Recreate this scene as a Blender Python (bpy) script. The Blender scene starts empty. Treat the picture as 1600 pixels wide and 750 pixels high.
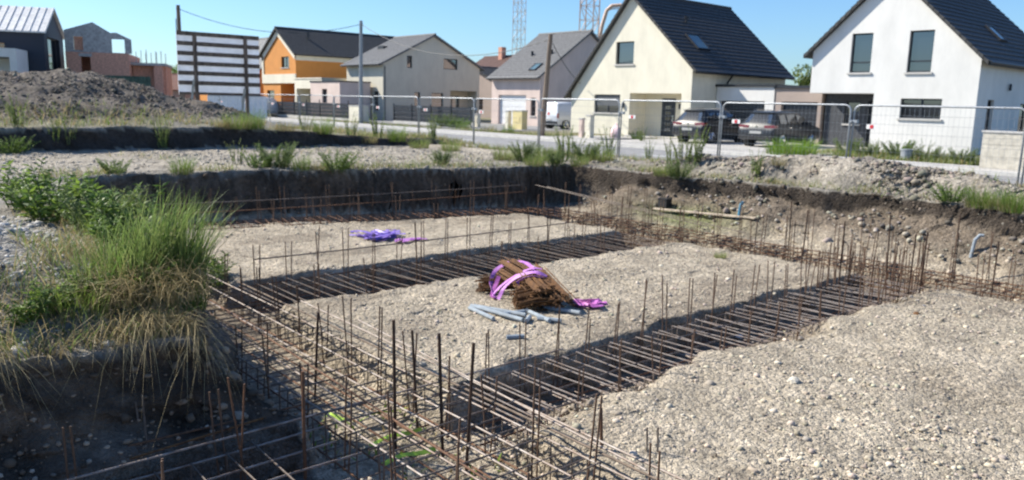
import bpy, math, random
import numpy as np
from mathutils import Vector, Matrix
R = math.radians
rnd = random.Random(7)
sc = bpy.context.scene
col = sc.collection

# ------------------------------------------------------------------ camera, sky, sun, exposure
# world axes: x runs along the street, y points across it (away from the pit), z up, road = 0
EYE, YAW, PITCH, ROLL = 1.92, R(48.93), R(10.0), math.atan(.0233)
cam = bpy.data.cameras.new('camera')
camo = bpy.data.objects.new('camera', cam)
col.objects.link(camo)
camo.matrix_world = (Matrix.Translation((0, 0, EYE)) @ Matrix.Rotation(YAW, 4, 'Z') @
                     Matrix.Rotation(math.pi / 2 - PITCH, 4, 'X') @ Matrix.Rotation(ROLL, 4, 'Z'))
cam.sensor_width = 36
cam.lens = 36 * 1220 / 1600
cam.clip_start, cam.clip_end = .05, 3000
cam.dof.use_dof = True
cam.dof.focus_distance = 1.5
cam.dof.aperture_fstop = 6.5
sc.camera = camo

SUN_AZ = Vector((-.874, -.485, 0)).normalized()
SUN_EL = R(41)
w = bpy.data.worlds.new('World')
sc.world = w
w.use_nodes = True
nt = w.node_tree
sky = nt.nodes.new('ShaderNodeTexSky')
sky.sky_type = 'NISHITA'
sky.sun_disc = False
sky.sun_elevation = SUN_EL
sky.sun_rotation = math.atan2(SUN_AZ.x, SUN_AZ.y)
sky.air_density, sky.dust_density, sky.ozone_density = 1.1, 0.5, 3.0
nt.nodes['Background'].inputs[1].default_value = .078
tint = nt.nodes.new('ShaderNodeVectorMath')
tint.operation = 'MULTIPLY'
tint.inputs[1].default_value = (.68, .92, 1.2)
nt.links.new(sky.outputs[0], tint.inputs[0])
nt.links.new(tint.outputs[0], nt.nodes['Background'].inputs[0])
sl = bpy.data.lights.new('sun', 'SUN')
sl.energy, sl.angle, sl.color = 4.6, R(.6), (1, .94, .83)
so = bpy.data.objects.new('sun', sl)
col.objects.link(so)
sdir = Vector((SUN_AZ.x * math.cos(SUN_EL), SUN_AZ.y * math.cos(SUN_EL), math.sin(SUN_EL)))
so.rotation_euler = sdir.to_track_quat('Z', 'Y').to_euler()
so.location = (-20, -10, 40)
sc.view_settings.view_transform = 'Standard'
sc.view_settings.look = 'None'
sc.view_settings.gamma = 1
sc.view_settings.use_curve_mapping = False
sc.view_settings.exposure = 0.92

# ------------------------------------------------------------------ helpers
ORG = {}

class MB:
    def __init__(s):
        s.v, s.f = [], []
    def poly(s, pts):
        n = len(s.v)
        s.v += [tuple(p) for p in pts]
        s.f.append(tuple(range(n, n + len(pts))))
        return s
    def box(s, x0, x1, y0, y1, z0, z1):
        n = len(s.v)
        s.v += [(x, y, z) for z in (z0, z1) for x, y in ((x0, y0), (x1, y0), (x1, y1), (x0, y1))]
        for q in ((0, 3, 2, 1), (4, 5, 6, 7), (0, 1, 5, 4), (1, 2, 6, 5), (2, 3, 7, 6), (3, 0, 4, 7)):
            s.f.append(tuple(n + i for i in q))
        return s
    def bx(s, ax, u0, u1, c0, c1, z0, z1):
        return s.box(u0, u1, c0, c1, z0, z1) if ax == 'y' else s.box(c0, c1, u0, u1, z0, z1)
    def tube(s, pts, r, n=6, cap=True):
        pts = [Vector(p) for p in pts]
        rs = r if isinstance(r, (list, tuple)) else [r] * len(pts)
        base = len(s.v)
        d = (pts[1] - pts[0]).normalized()
        a = d.orthogonal().normalized()
        for i, p in enumerate(pts):
            if i == 0: t = pts[1] - pts[0]
            elif i == len(pts) - 1: t = pts[-1] - pts[-2]
            else: t = (pts[i + 1] - pts[i]).normalized() + (pts[i] - pts[i - 1]).normalized()
            if t.length < 1e-9: t = d
            t.normalize()
            a = a - t * a.dot(t)
            a = a.normalized() if a.length > 1e-6 else t.orthogonal().normalized()
            b = t.cross(a)
            for k in range(n):
                q = 2 * math.pi * k / n
                s.v.append(tuple(p + (a * math.cos(q) + b * math.sin(q)) * rs[i]))
        for i in range(len(pts) - 1):
            for k in range(n):
                k2 = (k + 1) % n
                s.f.append((base + i * n + k, base + i * n + k2, base + (i + 1) * n + k2, base + (i + 1) * n + k))
        if cap:
            s.f.append(tuple(base + k for k in reversed(range(n))))
            e = base + (len(pts) - 1) * n
            s.f.append(tuple(e + k for k in range(n)))
        return s
    def loft(s, rings, cap=True):
        base = len(s.v)
        n = len(rings[0])
        for rg in rings: s.v += [tuple(p) for p in rg]
        for i in range(len(rings) - 1):
            for k in range(n):
                k2 = (k + 1) % n
                s.f.append((base + i * n + k, base + i * n + k2, base + (i + 1) * n + k2, base + (i + 1) * n + k))
        if cap:
            s.f.append(tuple(base + k for k in reversed(range(n))))
            e = base + (len(rings) - 1) * n
            s.f.append(tuple(e + k for k in range(n)))
        return s
    def build(s, name, mat, parent=None, loc=None, smooth=False, local=False):
        me = bpy.data.meshes.new(name)
        o = Vector((0, 0, 0))
        if parent is not None: o = ORG[parent]
        elif loc is not None: o = Vector(loc)
        vv = s.v if local else [(x - o.x, y - o.y, z - o.z) for x, y, z in s.v]
        me.from_pydata(vv, [], s.f)
        me.materials.append(mat)
        if smooth:
            me.polygons.foreach_set('use_smooth', [True] * len(me.polygons))
        me.update()
        ob = bpy.data.objects.new(name, me)
        col.objects.link(ob)
        if parent is not None:
            ob.parent = parent
            ORG[ob] = ORG[parent]
        else:
            if not local or loc is not None: ob.location = o if loc is None else loc
            ORG[ob] = o
        return ob

def tag(o, label=None, cat=None, group=None, kind=None):
    if label: o['label'] = label
    if cat: o['category'] = cat
    if group: o['group'] = group
    if kind: o['kind'] = kind
    return o

def thing(name, label, cat, loc=(0, 0, 0), rz=0, group=None, local=False):
    o = bpy.data.objects.new(name, None)
    o.empty_display_size = .2
    col.objects.link(o)
    o.location = loc
    o.rotation_euler = (0, 0, rz)
    ORG[o] = Vector((0, 0, 0)) if local else Vector(loc)
    return tag(o, label, cat, group)

def dup(o, loc, rz=0, scale=1, label=None, group=None):
    def cp(a, par):
        c = a.copy()
        col.objects.link(c)
        if par: c.parent = par
        for ch in list(a.children): cp(ch, c)
        return c
    c = cp(o, None)
    c.location = loc
    c.rotation_euler = (0, 0, rz)
    c.scale = (scale,) * 3 if not hasattr(scale, '__len__') else scale
    if label: c['label'] = label
    if group: c['group'] = group
    return c

# ------------------------------------------------------------------ materials
def mat(name, base, rough=.8, metal=0, nscale=None, namp=.15, bump=0, bscale=None, spec=.5, trans=0, c2=None, stretch=None, coat=0):
    m = bpy.data.materials.new(name)
    m.use_nodes = True
    t = m.node_tree
    b = t.nodes['Principled BSDF']
    b.inputs['Base Color'].default_value = (*base, 1)
    b.inputs['Roughness'].default_value = rough
    b.inputs['Metallic'].default_value = metal
    b.inputs['Specular IOR Level'].default_value = spec
    if coat: b.inputs['Coat Weight'].default_value = coat
    if nscale:
        tc = t.nodes.new('ShaderNodeTexCoord')
        mp = t.nodes.new('ShaderNodeMapping')
        if stretch: mp.inputs['Scale'].default_value = stretch
        t.links.new(tc.outputs['Object'], mp.inputs[0])
        n = t.nodes.new('ShaderNodeTexNoise')
        n.inputs['Scale'].default_value = nscale
        n.inputs['Detail'].default_value = 5
        n.inputs['Roughness'].default_value = .65
        t.links.new(mp.outputs[0], n.inputs['Vector'])
        r = t.nodes.new('ShaderNodeValToRGB')
        e = r.color_ramp.elements
        lo = c2 if c2 else tuple(max(0, x * (1 - namp * 1.6)) for x in base)
        hi = base if c2 else tuple(min(1, x * (1 + namp)) for x in base)
        e[0].position, e[0].color = .34, (*lo, 1)
        e[1].position, e[1].color = .66, (*hi, 1)
        t.links.new(n.outputs[0], r.inputs[0])
        t.links.new(r.outputs[0], b.inputs['Base Color'])
        if bump:
            bn = n
            if bscale:
                bn = t.nodes.new('ShaderNodeTexNoise')
                bn.inputs['Scale'].default_value = bscale
                bn.inputs['Detail'].default_value = 4
                t.links.new(mp.outputs[0], bn.inputs['Vector'])
            bu = t.nodes.new('ShaderNodeBump')
            bu.inputs['Strength'].default_value = bump
            bu.inputs['Distance'].default_value = .02
            t.links.new(bn.outputs[0], bu.inputs['Height'])
            t.links.new(bu.outputs[0], b.inputs['Normal'])
    if trans:
        tr = t.nodes.new('ShaderNodeBsdfTranslucent')
        tr.inputs[0].default_value = (*[min(1, c * 1.5) for c in base], 1)
        if nscale: t.links.new(r.outputs[0], tr.inputs[0])
        mx = t.nodes.new('ShaderNodeMixShader')
        mx.inputs[0].default_value = trans
        t.links.new(b.outputs[0], mx.inputs[1])
        t.links.new(tr.outputs[0], mx.inputs[2])
        t.links.new(mx.outputs[0], t.nodes['Material Output'].inputs[0])
    return m

def mat_ground():
    m = bpy.data.materials.new('earth')
    m.use_nodes = True
    t = m.node_tree
    L = t.links.new
    N = lambda k: t.nodes.new(k)
    b = t.nodes['Principled BSDF']
    b.inputs['Roughness'].default_value = .95
    b.inputs['Specular IOR Level'].default_value = .2
    at = N('ShaderNodeAttribute'); at.attribute_name = 'Col'
    tc = N('ShaderNodeTexCoord')
    v1 = N('ShaderNodeTexVoronoi'); v1.inputs['Scale'].default_value = 21
    v2 = N('ShaderNodeTexVoronoi'); v2.inputs['Scale'].default_value = 64
    n1 = N('ShaderNodeTexNoise'); n1.inputs['Scale'].default_value = 1.3; n1.inputs['Detail'].default_value = 8; n1.inputs['Roughness'].default_value = .7
    n2 = N('ShaderNodeTexNoise'); n2.inputs['Scale'].default_value = 9; n2.inputs['Detail'].default_value = 6; n2.inputs['Roughness'].default_value = .75
    for x in (v1, v2, n1, n2): L(tc.outputs['Object'], x.inputs['Vector'])
    def mr(src, a, bb, c, d):
        k = N('ShaderNodeMapRange')
        for i, q in zip((1, 2, 3, 4), (a, bb, c, d)): k.inputs[i].default_value = q
        L(src, k.inputs[0])
        return k.outputs[0]
    s1 = N('ShaderNodeSeparateColor'); L(v1.outputs['Color'], s1.inputs[0])
    s2 = N('ShaderNodeSeparateColor'); L(v2.outputs['Color'], s2.inputs[0])
    def mul(a, bb):
        k = N('ShaderNodeMath'); k.operation = 'MULTIPLY'
        L(a, k.inputs[0]); L(bb, k.inputs[1])
        return k.outputs[0]
    f = mul(mul(mr(s1.outputs[0], 0, 1, .82, 1.2), mr(s2.outputs[0], 0, 1, .74, 1.28)),
            mul(mr(n1.outputs[0], .3, .7, .66, 1.24), mr(n2.outputs[0], .3, .7, .64, 1.3)))
    # soil stays plain where the alpha of Col is low, stony where it is high
    mx0 = N('ShaderNodeMix'); mx0.data_type = 'FLOAT'
    L(at.outputs['Alpha'], mx0.inputs[0])
    L(mul(mr(n1.outputs[0], .3, .7, .6, 1.35), mr(n2.outputs[0], .3, .7, .55, 1.5)), mx0.inputs[2])
    L(f, mx0.inputs[3])
    vm = N('ShaderNodeVectorMath'); vm.operation = 'SCALE'
    L(at.outputs['Color'], vm.inputs[0]); L(mx0.outputs[0], vm.inputs[3])
    L(vm.outputs[0], b.inputs['Base Color'])
    h = N('ShaderNodeMath'); h.operation = 'MULTIPLY_ADD'
    L(v1.outputs['Distance'], h.inputs[0]); h.inputs[1].default_value = -.7
    L(n2.outputs[0], h.inputs[2])
    h2 = N('ShaderNodeMath'); h2.operation = 'MULTIPLY_ADD'
    L(v2.outputs['Distance'], h2.inputs[0]); h2.inputs[1].default_value = -.35
    L(h.outputs[0], h2.inputs[2])
    bu = N('ShaderNodeBump'); bu.inputs['Strength'].default_value = .9; bu.inputs['Distance'].default_value = .05
    L(h2.outputs[0], bu.inputs['Height'])
    L(bu.outputs[0], b.inputs['Normal'])
    return m

def mat_col(name, rough=.9, trans=0):
    m = bpy.data.materials.new(name)
    m.use_nodes = True
    t = m.node_tree
    b = t.nodes['Principled BSDF']
    b.inputs['Roughness'].default_value = rough
    b.inputs['Specular IOR Level'].default_value = .3
    at = t.nodes.new('ShaderNodeAttribute'); at.attribute_name = 'Col'
    n = t.nodes.new('ShaderNodeTexNoise'); n.inputs['Scale'].default_value = 30
    r = t.nodes.new('ShaderNodeMapRange'); r.inputs[3].default_value = .75; r.inputs[4].default_value = 1.25
    t.links.new(n.outputs[0], r.inputs[0])
    vm = t.nodes.new('ShaderNodeVectorMath'); vm.operation = 'SCALE'
    t.links.new(at.outputs['Color'], vm.inputs[0]); t.links.new(r.outputs[0], vm.inputs[3])
    t.links.new(vm.outputs[0], b.inputs['Base Color'])
    if trans:
        tr = t.nodes.new('ShaderNodeBsdfTranslucent')
        t.links.new(vm.outputs[0], tr.inputs[0])
        mx = t.nodes.new('ShaderNodeMixShader'); mx.inputs[0].default_value = trans
        t.links.new(b.outputs[0], mx.inputs[1]); t.links.new(tr.outputs[0], mx.inputs[2])
        t.links.new(mx.outputs[0], t.nodes['Material Output'].inputs[0])
    return m

M = dict(
    ground=mat_ground(), stone=mat_col('loose stone'), leaf=mat_col('leaf', .5, .42), straw=mat_col('straw', .8, .2),
    asphalt=mat('asphalt', (.25, .245, .24), .9, nscale=3, namp=.18, bump=.3, bscale=90),
    pave=mat('concrete paving', (.42, .4, .37), .9, nscale=2, namp=.14, bump=.2, bscale=60),
    kerb=mat('kerb stone', (.55, .53, .49), .9, nscale=6, namp=.12),
    paint=mat('road paint', (.7, .7, .68), .7, nscale=12, namp=.2),
    cream=mat('cream render', (.70, .655, .53), .9, nscale=1.3, namp=.06, bump=.15, bscale=120, stretch=(1, 1, .45)),
    white=mat('white render', (.69, .675, .64), .9, nscale=1.3, namp=.05, bump=.15, bscale=120, stretch=(1, 1, .45)),
    beige=mat('beige render', (.56, .52, .42), .9, nscale=1.3, namp=.06, bump=.15, bscale=120, stretch=(1, 1, .45)),
    pink=mat('pink render', (.62, .50, .44), .9, nscale=1.3, namp=.06, bump=.15, bscale=120, stretch=(1, 1, .45)),
    taupe=mat('taupe render', (.36, .29, .25), .9, nscale=1.1, namp=.05, bump=.15, bscale=120),
    orange=mat('orange render', (.60, .25, .06), .9, nscale=1.1, namp=.05, bump=.15, bscale=120),
    tile=mat('anthracite tile', (.066, .065, .064), .62, spec=.25, nscale=7, namp=.3, bump=.2, bscale=30),
    tilegrey=mat('grey tile', (.155, .155, .155), .65, spec=.3, nscale=7, namp=.25, bump=.2, bscale=30),
    tilebrown=mat('brown tile', (.11, .055, .04), .7, nscale=7, namp=.3),
    metalroof=mat('zinc roofing', (.66, .65, .62), .5, .15, nscale=3, namp=.15),
    navy=mat('navy cladding', (.022, .028, .045), .6, nscale=8, namp=.3, stretch=(6, 6, .3)),
    dark=mat('anthracite metal', (.028, .031, .037), .45, .2, nscale=14, namp=.2),
    slate=mat('dark stone cladding', (.07, .075, .085), .85, nscale=9, namp=.45, bump=.6, stretch=(1, 1, 5)),
    glass=mat('window glass', (.012, .016, .022), .04, 0, spec=1.0),
    shutter=mat('grey shutter', (.10, .105, .115), .6, nscale=20, namp=.1),
    sill=mat('pale sill', (.5, .48, .45), .7, nscale=20, namp=.1),
    brick=mat('hollow brick', (.64, .33, .23), .9, nscale=5, namp=.3, bump=.4, stretch=(1, 1, 3)),
    block=mat('concrete block', (.40, .385, .37), .95, nscale=4, namp=.2, bump=.3),
    concrete=mat('pale concrete', (.52, .48, .40), .9, nscale=5, namp=.15, bump=.3),
    wood=mat('weathered wood', (.19, .135, .10), .85, nscale=9, namp=.35, stretch=(1, 1, .2)),
    woodpale=mat('pale timber', (.52, .43, .32), .85, nscale=9, namp=.25, stretch=(1, 1, .2)),
    panel=mat('pale billboard sheet', (.80, .82, .86), .6, nscale=2, namp=.06, trans=.42),
    hoard=mat('white sheet hoarding', (.86, .85, .83), .6, nscale=3, namp=.06),
    galv=mat('galvanised steel', (.36, .38, .40), .5, .45, nscale=20, namp=.15),
    polemetal=mat('pole metal', (.30, .31, .32), .5, .5, nscale=10, namp=.15),
    polewood=mat('pole wood', (.20, .15, .11), .9, nscale=10, namp=.25, stretch=(1, 1, .1)),
    cable=mat('cable rubber', (.05, .055, .06), .6),
    rust=mat('rusty steel', (.22, .105, .05), .8, .15, nscale=22, namp=.4, c2=(.075, .042, .028)),
    rustd=mat('dark rusty steel', (.085, .045, .026), .8, .2, nscale=16, namp=.4, c2=(.035, .022, .016)),
    steel=mat('dull mill steel', (.17, .145, .125), .65, .15, nscale=12, namp=.3, c2=(.10, .065, .042)),
    steelpale=mat('bright mill steel', (.33, .295, .265), .6, .15, nscale=6, namp=.3, c2=(.17, .11, .075)),
    rusto=mat('orange rust', (.20, .095, .030), .85, .05, nscale=18, namp=.4, c2=(.065, .028, .012)),
    lilac=mat('lilac webbing', (.55, .22, .62), .55, nscale=40, namp=.15, trans=.15),
    violet=mat('violet webbing', (.30, .20, .66), .5, nscale=40, namp=.2, trans=.15),
    magenta=mat('magenta webbing', (.56, .16, .50), .55, nscale=40, namp=.2, trans=.15),
    greyplastic=mat('grey plastic', (.27, .31, .34), .5, nscale=10, namp=.15),
    lime=mat('lime plastic', (.42, .62, .06), .5, nscale=15, namp=.15),
    whiteplastic=mat('white plastic', (.75, .75, .74), .4, nscale=9, namp=.08),
    blueplastic=mat('blue plastic', (.05, .21, .32), .4, nscale=9, namp=.15),
    black=mat('black rubber', (.015, .015, .016), .7, nscale=20, namp=.2),
    carpaint=mat('graphite car paint', (.010, .012, .016), .38, 0, spec=.35, coat=.12),
    carpaint2=mat('dark grey car paint', (.019, .022, .027), .38, 0, spec=.35, coat=.12),
    vanpaint=mat('white van paint', (.72, .74, .76), .3, coat=.6),
    chrome=mat('bright trim', (.7, .7, .7), .15, 1),
    tailred=mat('red lamp lens', (.16, .008, .010), .15, coat=.6),
    redtag=mat('red tag', (.55, .03, .04), .5),
    whitetag=mat('white tag', (.78, .78, .76), .5),
    plate=mat('number plate', (.38, .38, .36), .4),
    yellow=mat('yellow cabinet', (.66, .55, .27), .6, nscale=6, namp=.06),
    pinkbag=mat('pale pink sack', (.68, .50, .52), .7, nscale=6, namp=.1),
    cranered=mat('crane yellow grey', (.62, .58, .52), .6, nscale=4, namp=.2),  # both crane paints paled, distance haze put into the colour
    craneor=mat('crane rust orange', (.60, .42, .31), .6, nscale=4, namp=.2),
    hedge=mat('dark netting', (.05, .09, .07), .8, nscale=5, namp=.3),
    bark=mat('bark', (.11, .08, .055), .9, nscale=12, namp=.3),
    roofred=mat('faded red tile', (.28, .15, .11), .85, nscale=6, namp=.25),
)

M['glass'].node_tree.nodes['Principled BSDF'].inputs['IOR'].default_value = 1.8

# ------------------------------------------------------------------ noise and terrain height
def _hash(ix, iy, s):
    h = (ix.astype(np.int64) * 374761393 + iy.astype(np.int64) * 668265263 + s * 974634777) & 0x7fffffff
    h = ((h ^ (h >> 13)) * 1274126177) & 0x7fffffff
    return ((h ^ (h >> 16)) & 0xffff) / 65535.

def vnoise(x, y, s=0):
    x, y = np.broadcast_arrays(np.asarray(x, float), np.asarray(y, float))
    ix, iy = np.floor(x), np.floor(y)
    fx, fy = x - ix, y - iy
    fx, fy = fx * fx * (3 - 2 * fx), fy * fy * (3 - 2 * fy)
    a, b = _hash(ix, iy, s), _hash(ix + 1, iy, s)
    c, d = _hash(ix, iy + 1, s), _hash(ix + 1, iy + 1, s)
    return (a * (1 - fx) + b * fx) * (1 - fy) + (c * (1 - fx) + d * fx) * fy * 1.0 - .5

def fbm(x, y, s=0, o=4):
    t, a = 0, 1
    for i in range(o):
        t = t + a * vnoise(x * 2 ** i, y * 2 ** i, s + i)
        a *= .5
    return t

def ss(a, b, x):
    t = np.clip((x - a) / (b - a), 0, 1)
    return t * t * (3 - 2 * t)

FLOOR = -.70
def wall_left(y):      # x of the pit's far left wall
    return np.interp(y, [0, 4, 7.3, 9.7, 12.2, 14.8, 20], [-17.2, -17.0, -16.9, -15.9, -15.3, -14.75, -14.5])
def bank_edge(x):      # y of the pit edge along the left bank
    return np.interp(x, [-18, -10, -7.2, -6.2, -6], [3.6, 2.7, 2.3, 2.02, 2.0])
def lip_right(x): return np.interp(x, [-15, -11, -9, -7, -5.5, -4, 6], [14.85, 14.85, 15.05, 15.35, 15.3, 15.0, 15.0])
def lipz(x): return np.interp(x, [-15, -11, -8, -6.8, -5.5, -4, 4], [.3, .3, .37, .42, .4, .3, .25])

def terr(x, y):
    """height and soil masks at (x, y)"""
    x = np.asarray(x, float); y = np.asarray(y, float)
    # natural ground: .3 round the pit, .9 on the left terrace, 0 at the street
    hi = .62 * (1 - .65 * ss(9.5, 16, y)) * ss(-23.85, -24.15, x + .3 * fbm(y * .6, 0 * y, 3))
    g = .3 + hi
    g = g - (g - .02) * ss(16.8, 20.2, y)
    g = np.where(y > 20.2, .0, g)
    g = np.where(y > 30, .12 * ss(30, 36, y), g)
    g = g - .05 * ss(19.6, 20.3, y) * (1 - ss(29.4, 30.1, y))
    # spoil heap on the terrace
    md = 1.56 * np.exp(-np.abs((x + 30.5) / 4.1) ** 2.6) * (1 - ss(6.8, 12.0, y + .5 * fbm(x * .4, y * .4, 5))) * ss(-26, -18, y)
    md = md * (1 + .16 * fbm(x * .7, y * .7, 11)) + .22 * fbm(x * 1.3, y * 1.3, 12) * ss(.1, .6, md)
    md2 = .55 * np.exp(-((x + 29.5) / 2.0) ** 2 - ((y - 11.2) / 1.5) ** 2)
    g = g + md + md2 * (1 + .4 * fbm(x * 2, y * 2, 13))
    # gravel heap on the left bank
    hp = .55 * np.exp(-((x + 9.0) / 1.7) ** 2 - ((y - .3) / 1.05) ** 2) * (1 + .2 * fbm(x * 2, y * 2, 21))
    g = g + hp
    # strip rim, and the rubble berm along the right wall
    bz = np.interp(x, [-15, -12.5, -11, -9.5, -8, -6.8, -5.6, -4.6, -3, 4], [.12, .25, .42, .52, .55, .52, .42, .3, .26, .2])
    bm = bz * np.exp(-((y - 16.45) / .62) ** 4) * (1 + .45 * fbm(x * 1.1, y * 1.1, 31)) * ss(-16, -12.5, x)
    g = g + bm
    g = g + .05 * fbm(x * .8, y * .8, 41) * (1 - ss(18.5, 20, y)) + .035 * fbm(x * 3, y * 3, 42, 3) * (1 - ss(18.5, 20, y))
    g = g - .26 * ss(-7.6, -6.3, x) * (1 - ss(2.2, 2.6, y)) * (x < -5)
    # the pit
    wl, be, lr = wall_left(y), bank_edge(x), lip_right(x)
    inside = ss(0, .14, x - wl) * ss(0, .12, lr - y) * ss(7, 6.8, x)
    left = np.where(x < -6.2, .45 * ss(-.04, .14, y - be) + .55 * ss(.05, .62, y - be + .2 * fbm(x * 1.7, y * 1.7, 55)), 1.0)
    front = np.where(y < be + .7, .78 * ss(-6.25, -6.02, x) + .22 * ss(-6.15, -5.72, x + .15 * fbm(y * 1.7, x * 1.7, 56)), 1.0)
    left2 = .45 * ss(-.04, .14, y - 2.0) + .55 * ss(.05, .62, y - 2.0)
    cut = np.where(x < -6.2, left, np.maximum(front, left2))
    cam_bank = (1 - ss(-1.0, -.7, x)) + ss(1.0, 1.3, y) * ss(-1.0, -.7, x)
    cut = cut * cam_bank * ss(-6, -5.8, y)
    inside = inside * cut
    fl = FLOOR + .03 * fbm(x * .7, y * .7, 51) + .03 * fbm(x * 3, y * 3, 52, 3)
    # eroded slope under the right lip; corner a little higher
    er = np.clip((y - (lr - 1.25 + .25 * fbm(x * .9, 0 * x, 53))) / 1.25, 0, 1)
    fl = fl + er ** 1.6 * (lipz(x) - .3 - FLOOR) * .74 * ss(-14.6, -13.2, x)
    fl = fl + .18 * ss(13.9, 14.6, y) * ss(-14, -12, x)
    def tr(u, a, b, s):   # trench profile across u
        return ss(a - s * .5, a + s * .5, u) * (1 - ss(b - s * .5, b + s * .5, u))
    wob = .10 * fbm(x * .8, y * .8, 61) + .05 * fbm(x * 2.5, y * 2.5, 62)
    t = np.maximum.reduce([
        tr(x + wob, -10.75, -9.25, .16) * ss(2.7, 3, y) * (1 - ss(13.6, 14, y)),
        ss(-5.78, -5.62, x + wob) * (1 - ss(-4.98, -4.40, x + wob + .15 * fbm(y * 1.5, 0 * y, 64))) * ss(-5, -4.5, y) * (1 - ss(13.7, 14, y)),
        tr(y + wob, 2.75, 4.05, .22) * ss(-17, -16.6, x),
        tr(y + wob, 12.55, 13.75, .22) * ss(-14.6, -14.2, x),
        tr(x + wob, wl + .25, wl + 1.35, .16) * (1 - ss(13.4, 13.9, y))])
    dep = (.44 + .05 * fbm(x * 2, y * 2, 63)) * np.where(y < 4.3, .85, 1)
    shallow = 1 - .45 * tr(x, -5.0, -4.0, .5) * ss(4.2, 5, y) - .35 * ss(-4.4, -3.5, x) - .3 * ss(12.3, 13, y)
    fl = fl - t * dep * shallow
    # trickle of earth at the foot of the left wall and bank
    z = g * (1 - inside) + fl * inside
    return z, inside, t, er, md + md2, hp, bm, g, hi

def H(x, y): return float(terr(np.array([x]), np.array([y]))[0][0])

# viewing rays, used to read ground points off the photograph (every point lies ON the ground)
_mw = camo.matrix_world.to_3x3()
def ray(px, py): return (_mw @ Vector(((px - 800) / 1220, -(py - 375) / 1220, -1)))
def gz(px, py):
    d = ray(px, py)
    t, st = 2.5, .1
    while t < 120:
        if EYE + d.z * t < H(d.x * t, d.y * t):
            break
        t += st
        st = max(.05, t * .01)
    return Vector((d.x * t, d.y * t, H(d.x * t, d.y * t)))
def atz(px, py, z):
    d = ray(px, py)
    t = (z - EYE) / d.z
    return Vector((d.x * t, d.y * t, z))

def lines(segs):
    out = []
    for a, b, st in segs:
        n = max(1, int(round((b - a) / st)))
        out += list(np.linspace(a, b, n, endpoint=False))
    out.append(segs[-1][1])
    return np.array(out)

xs = lines([(-600, -200, 40), (-200, -60, 10), (-60, -36, 1), (-36, -25, .16), (-25, -23.4, .05), (-23.4, -17.4, .14), (-17.4, -14.4, .04),
            (-14.4, -10.9, .07), (-10.9, -10.5, .035), (-10.5, -9.5, .07), (-9.5, -9.0, .035), (-9, -6.4, .055), (-6.4, -5.9, .014), (-5.9, -5.5, .03), (-5.5, -4.8, .05),
            (-4.8, -4.3, .035), (-4.3, -.5, .06), (-.5, 4, .15), (4, 8, .1), (8, 40, 2), (40, 200, 20), (200, 600, 50)])
ys = lines([(-600, -100, 50), (-100, -10, 8), (-10, -5, .6), (-5, -.5, .12), (-.5, 2.0, .045), (2.0, 3.9, .035), (3.9, 4.3, .04), (4.3, 12.3, .065), (12.3, 14, .05), (14, 15.6, .035),
            (15.6, 17.6, .06), (17.6, 21, .25), (21, 29, 2), (29, 37, .5), (37, 60, 3), (60, 200, 15), (200, 700, 50)])
X, Y = np.meshgrid(xs, ys)
Z, INS, TR, ER, MD, HP, BM, G, HI = terr(X, Y)
near = (ss(-40, -33, X) * (1 - ss(6, 10, X)) * ss(-7, -5, Y) * (1 - ss(17.5, 19, Y)))
# ragged cut faces: the sheet is pushed sideways by noise
WX = near * (.20 * fbm(X * .9, Y * .9, 71) + .14 * fbm(X * 3 + Z * 3, Y * 3 + Z * 4, 72) + .05 * fbm(Y * 8, Z * 8 + X * 8, 73))
bankm = near * ((X < -5.6) & (X > -6.6) & (Y < 2.6))
WX = WX + bankm * (.14 * fbm(Y * 2.2, Z * 5, 87) + .07 * fbm(Y * 7, Z * 11, 88))
WY = near * (.20 * fbm(X * .9, Y * .9, 74) + .14 * fbm(X * 3 + Z * 4, Y * 3 + Z * 3, 75) + .05 * fbm(X * 8, Z * 8 + Y * 8, 76))
Z = Z + near * (.018 * fbm(X * 9, Y * 9, 77, 3))
V = np.stack([X + WX, Y + WY, Z], -1).reshape(-1, 3)
ny, nx = X.shape
idx = np.arange(ny * nx).reshape(ny, nx)
F = np.stack([idx[:-1, :-1], idx[:-1, 1:], idx[1:, 1:], idx[1:, :-1]], -1).reshape(-1, 4)
# soil colours: what the ground is made of, with some light and shade put in
def C(r, g, b): return np.array([r, g, b])
def mixc(c, d, k): return c * (1 - k[..., None]) + d * k[..., None]
nz1 = fbm(X * .5, Y * .5, 81); nz2 = fbm(X * 2.2, Y * 2.2, 82)
colr = np.ones(X.shape + (3,)) * C(.27, .245, .205)
colr = mixc(colr, C(.16, .15, .08), np.clip(.4 + nz1 * 1.2, 0, 1) * (Y > 15.5) * (BM < .1) * (1 - INS))
colr = mixc(colr, C(.38, .335, .27), ss(-24, -23.5, X) * (1 - ss(-18, -17.2, X)) * ss(1, 3, Y) * (1 - INS))
colr = mixc(colr, C(.20, .19, .10), np.clip(.6 + nz1, 0, 1) * ss(-23.9, -24.3, X) * (1 - ss(.1, .35, MD)))
colr = mixc(colr, C(.165, .142, .118), ss(.12, .4, MD))
colr = mixc(colr, C(.30, .285, .26), ss(.1, .3, HP) * (1 - INS))
colr = mixc(colr, C(.36, .32, .265), ss(.12, .3, BM) * (1 - .4 * np.clip(nz2 + .2, 0, 1)))
pad = C(.415, .355, .27)
flc = mixc(np.ones(X.shape + (3,)) * pad, C(.31, .26, .195), np.clip(nz1 * 1.6 + nz2 * .9, 0, 1))
flc = mixc(flc, C(.27, .225, .17), ss(.18, .42, fbm(X * 1.1 + 7, Y * .45, 86)) * .7)
flc = mixc(flc, C(.235, .19, .14), TR * .85 * np.where((Y < 4.3) & (X > -9), .15, 1))  # trench floors darker; near trench kept pale, its sunlight put into the colour
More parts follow.
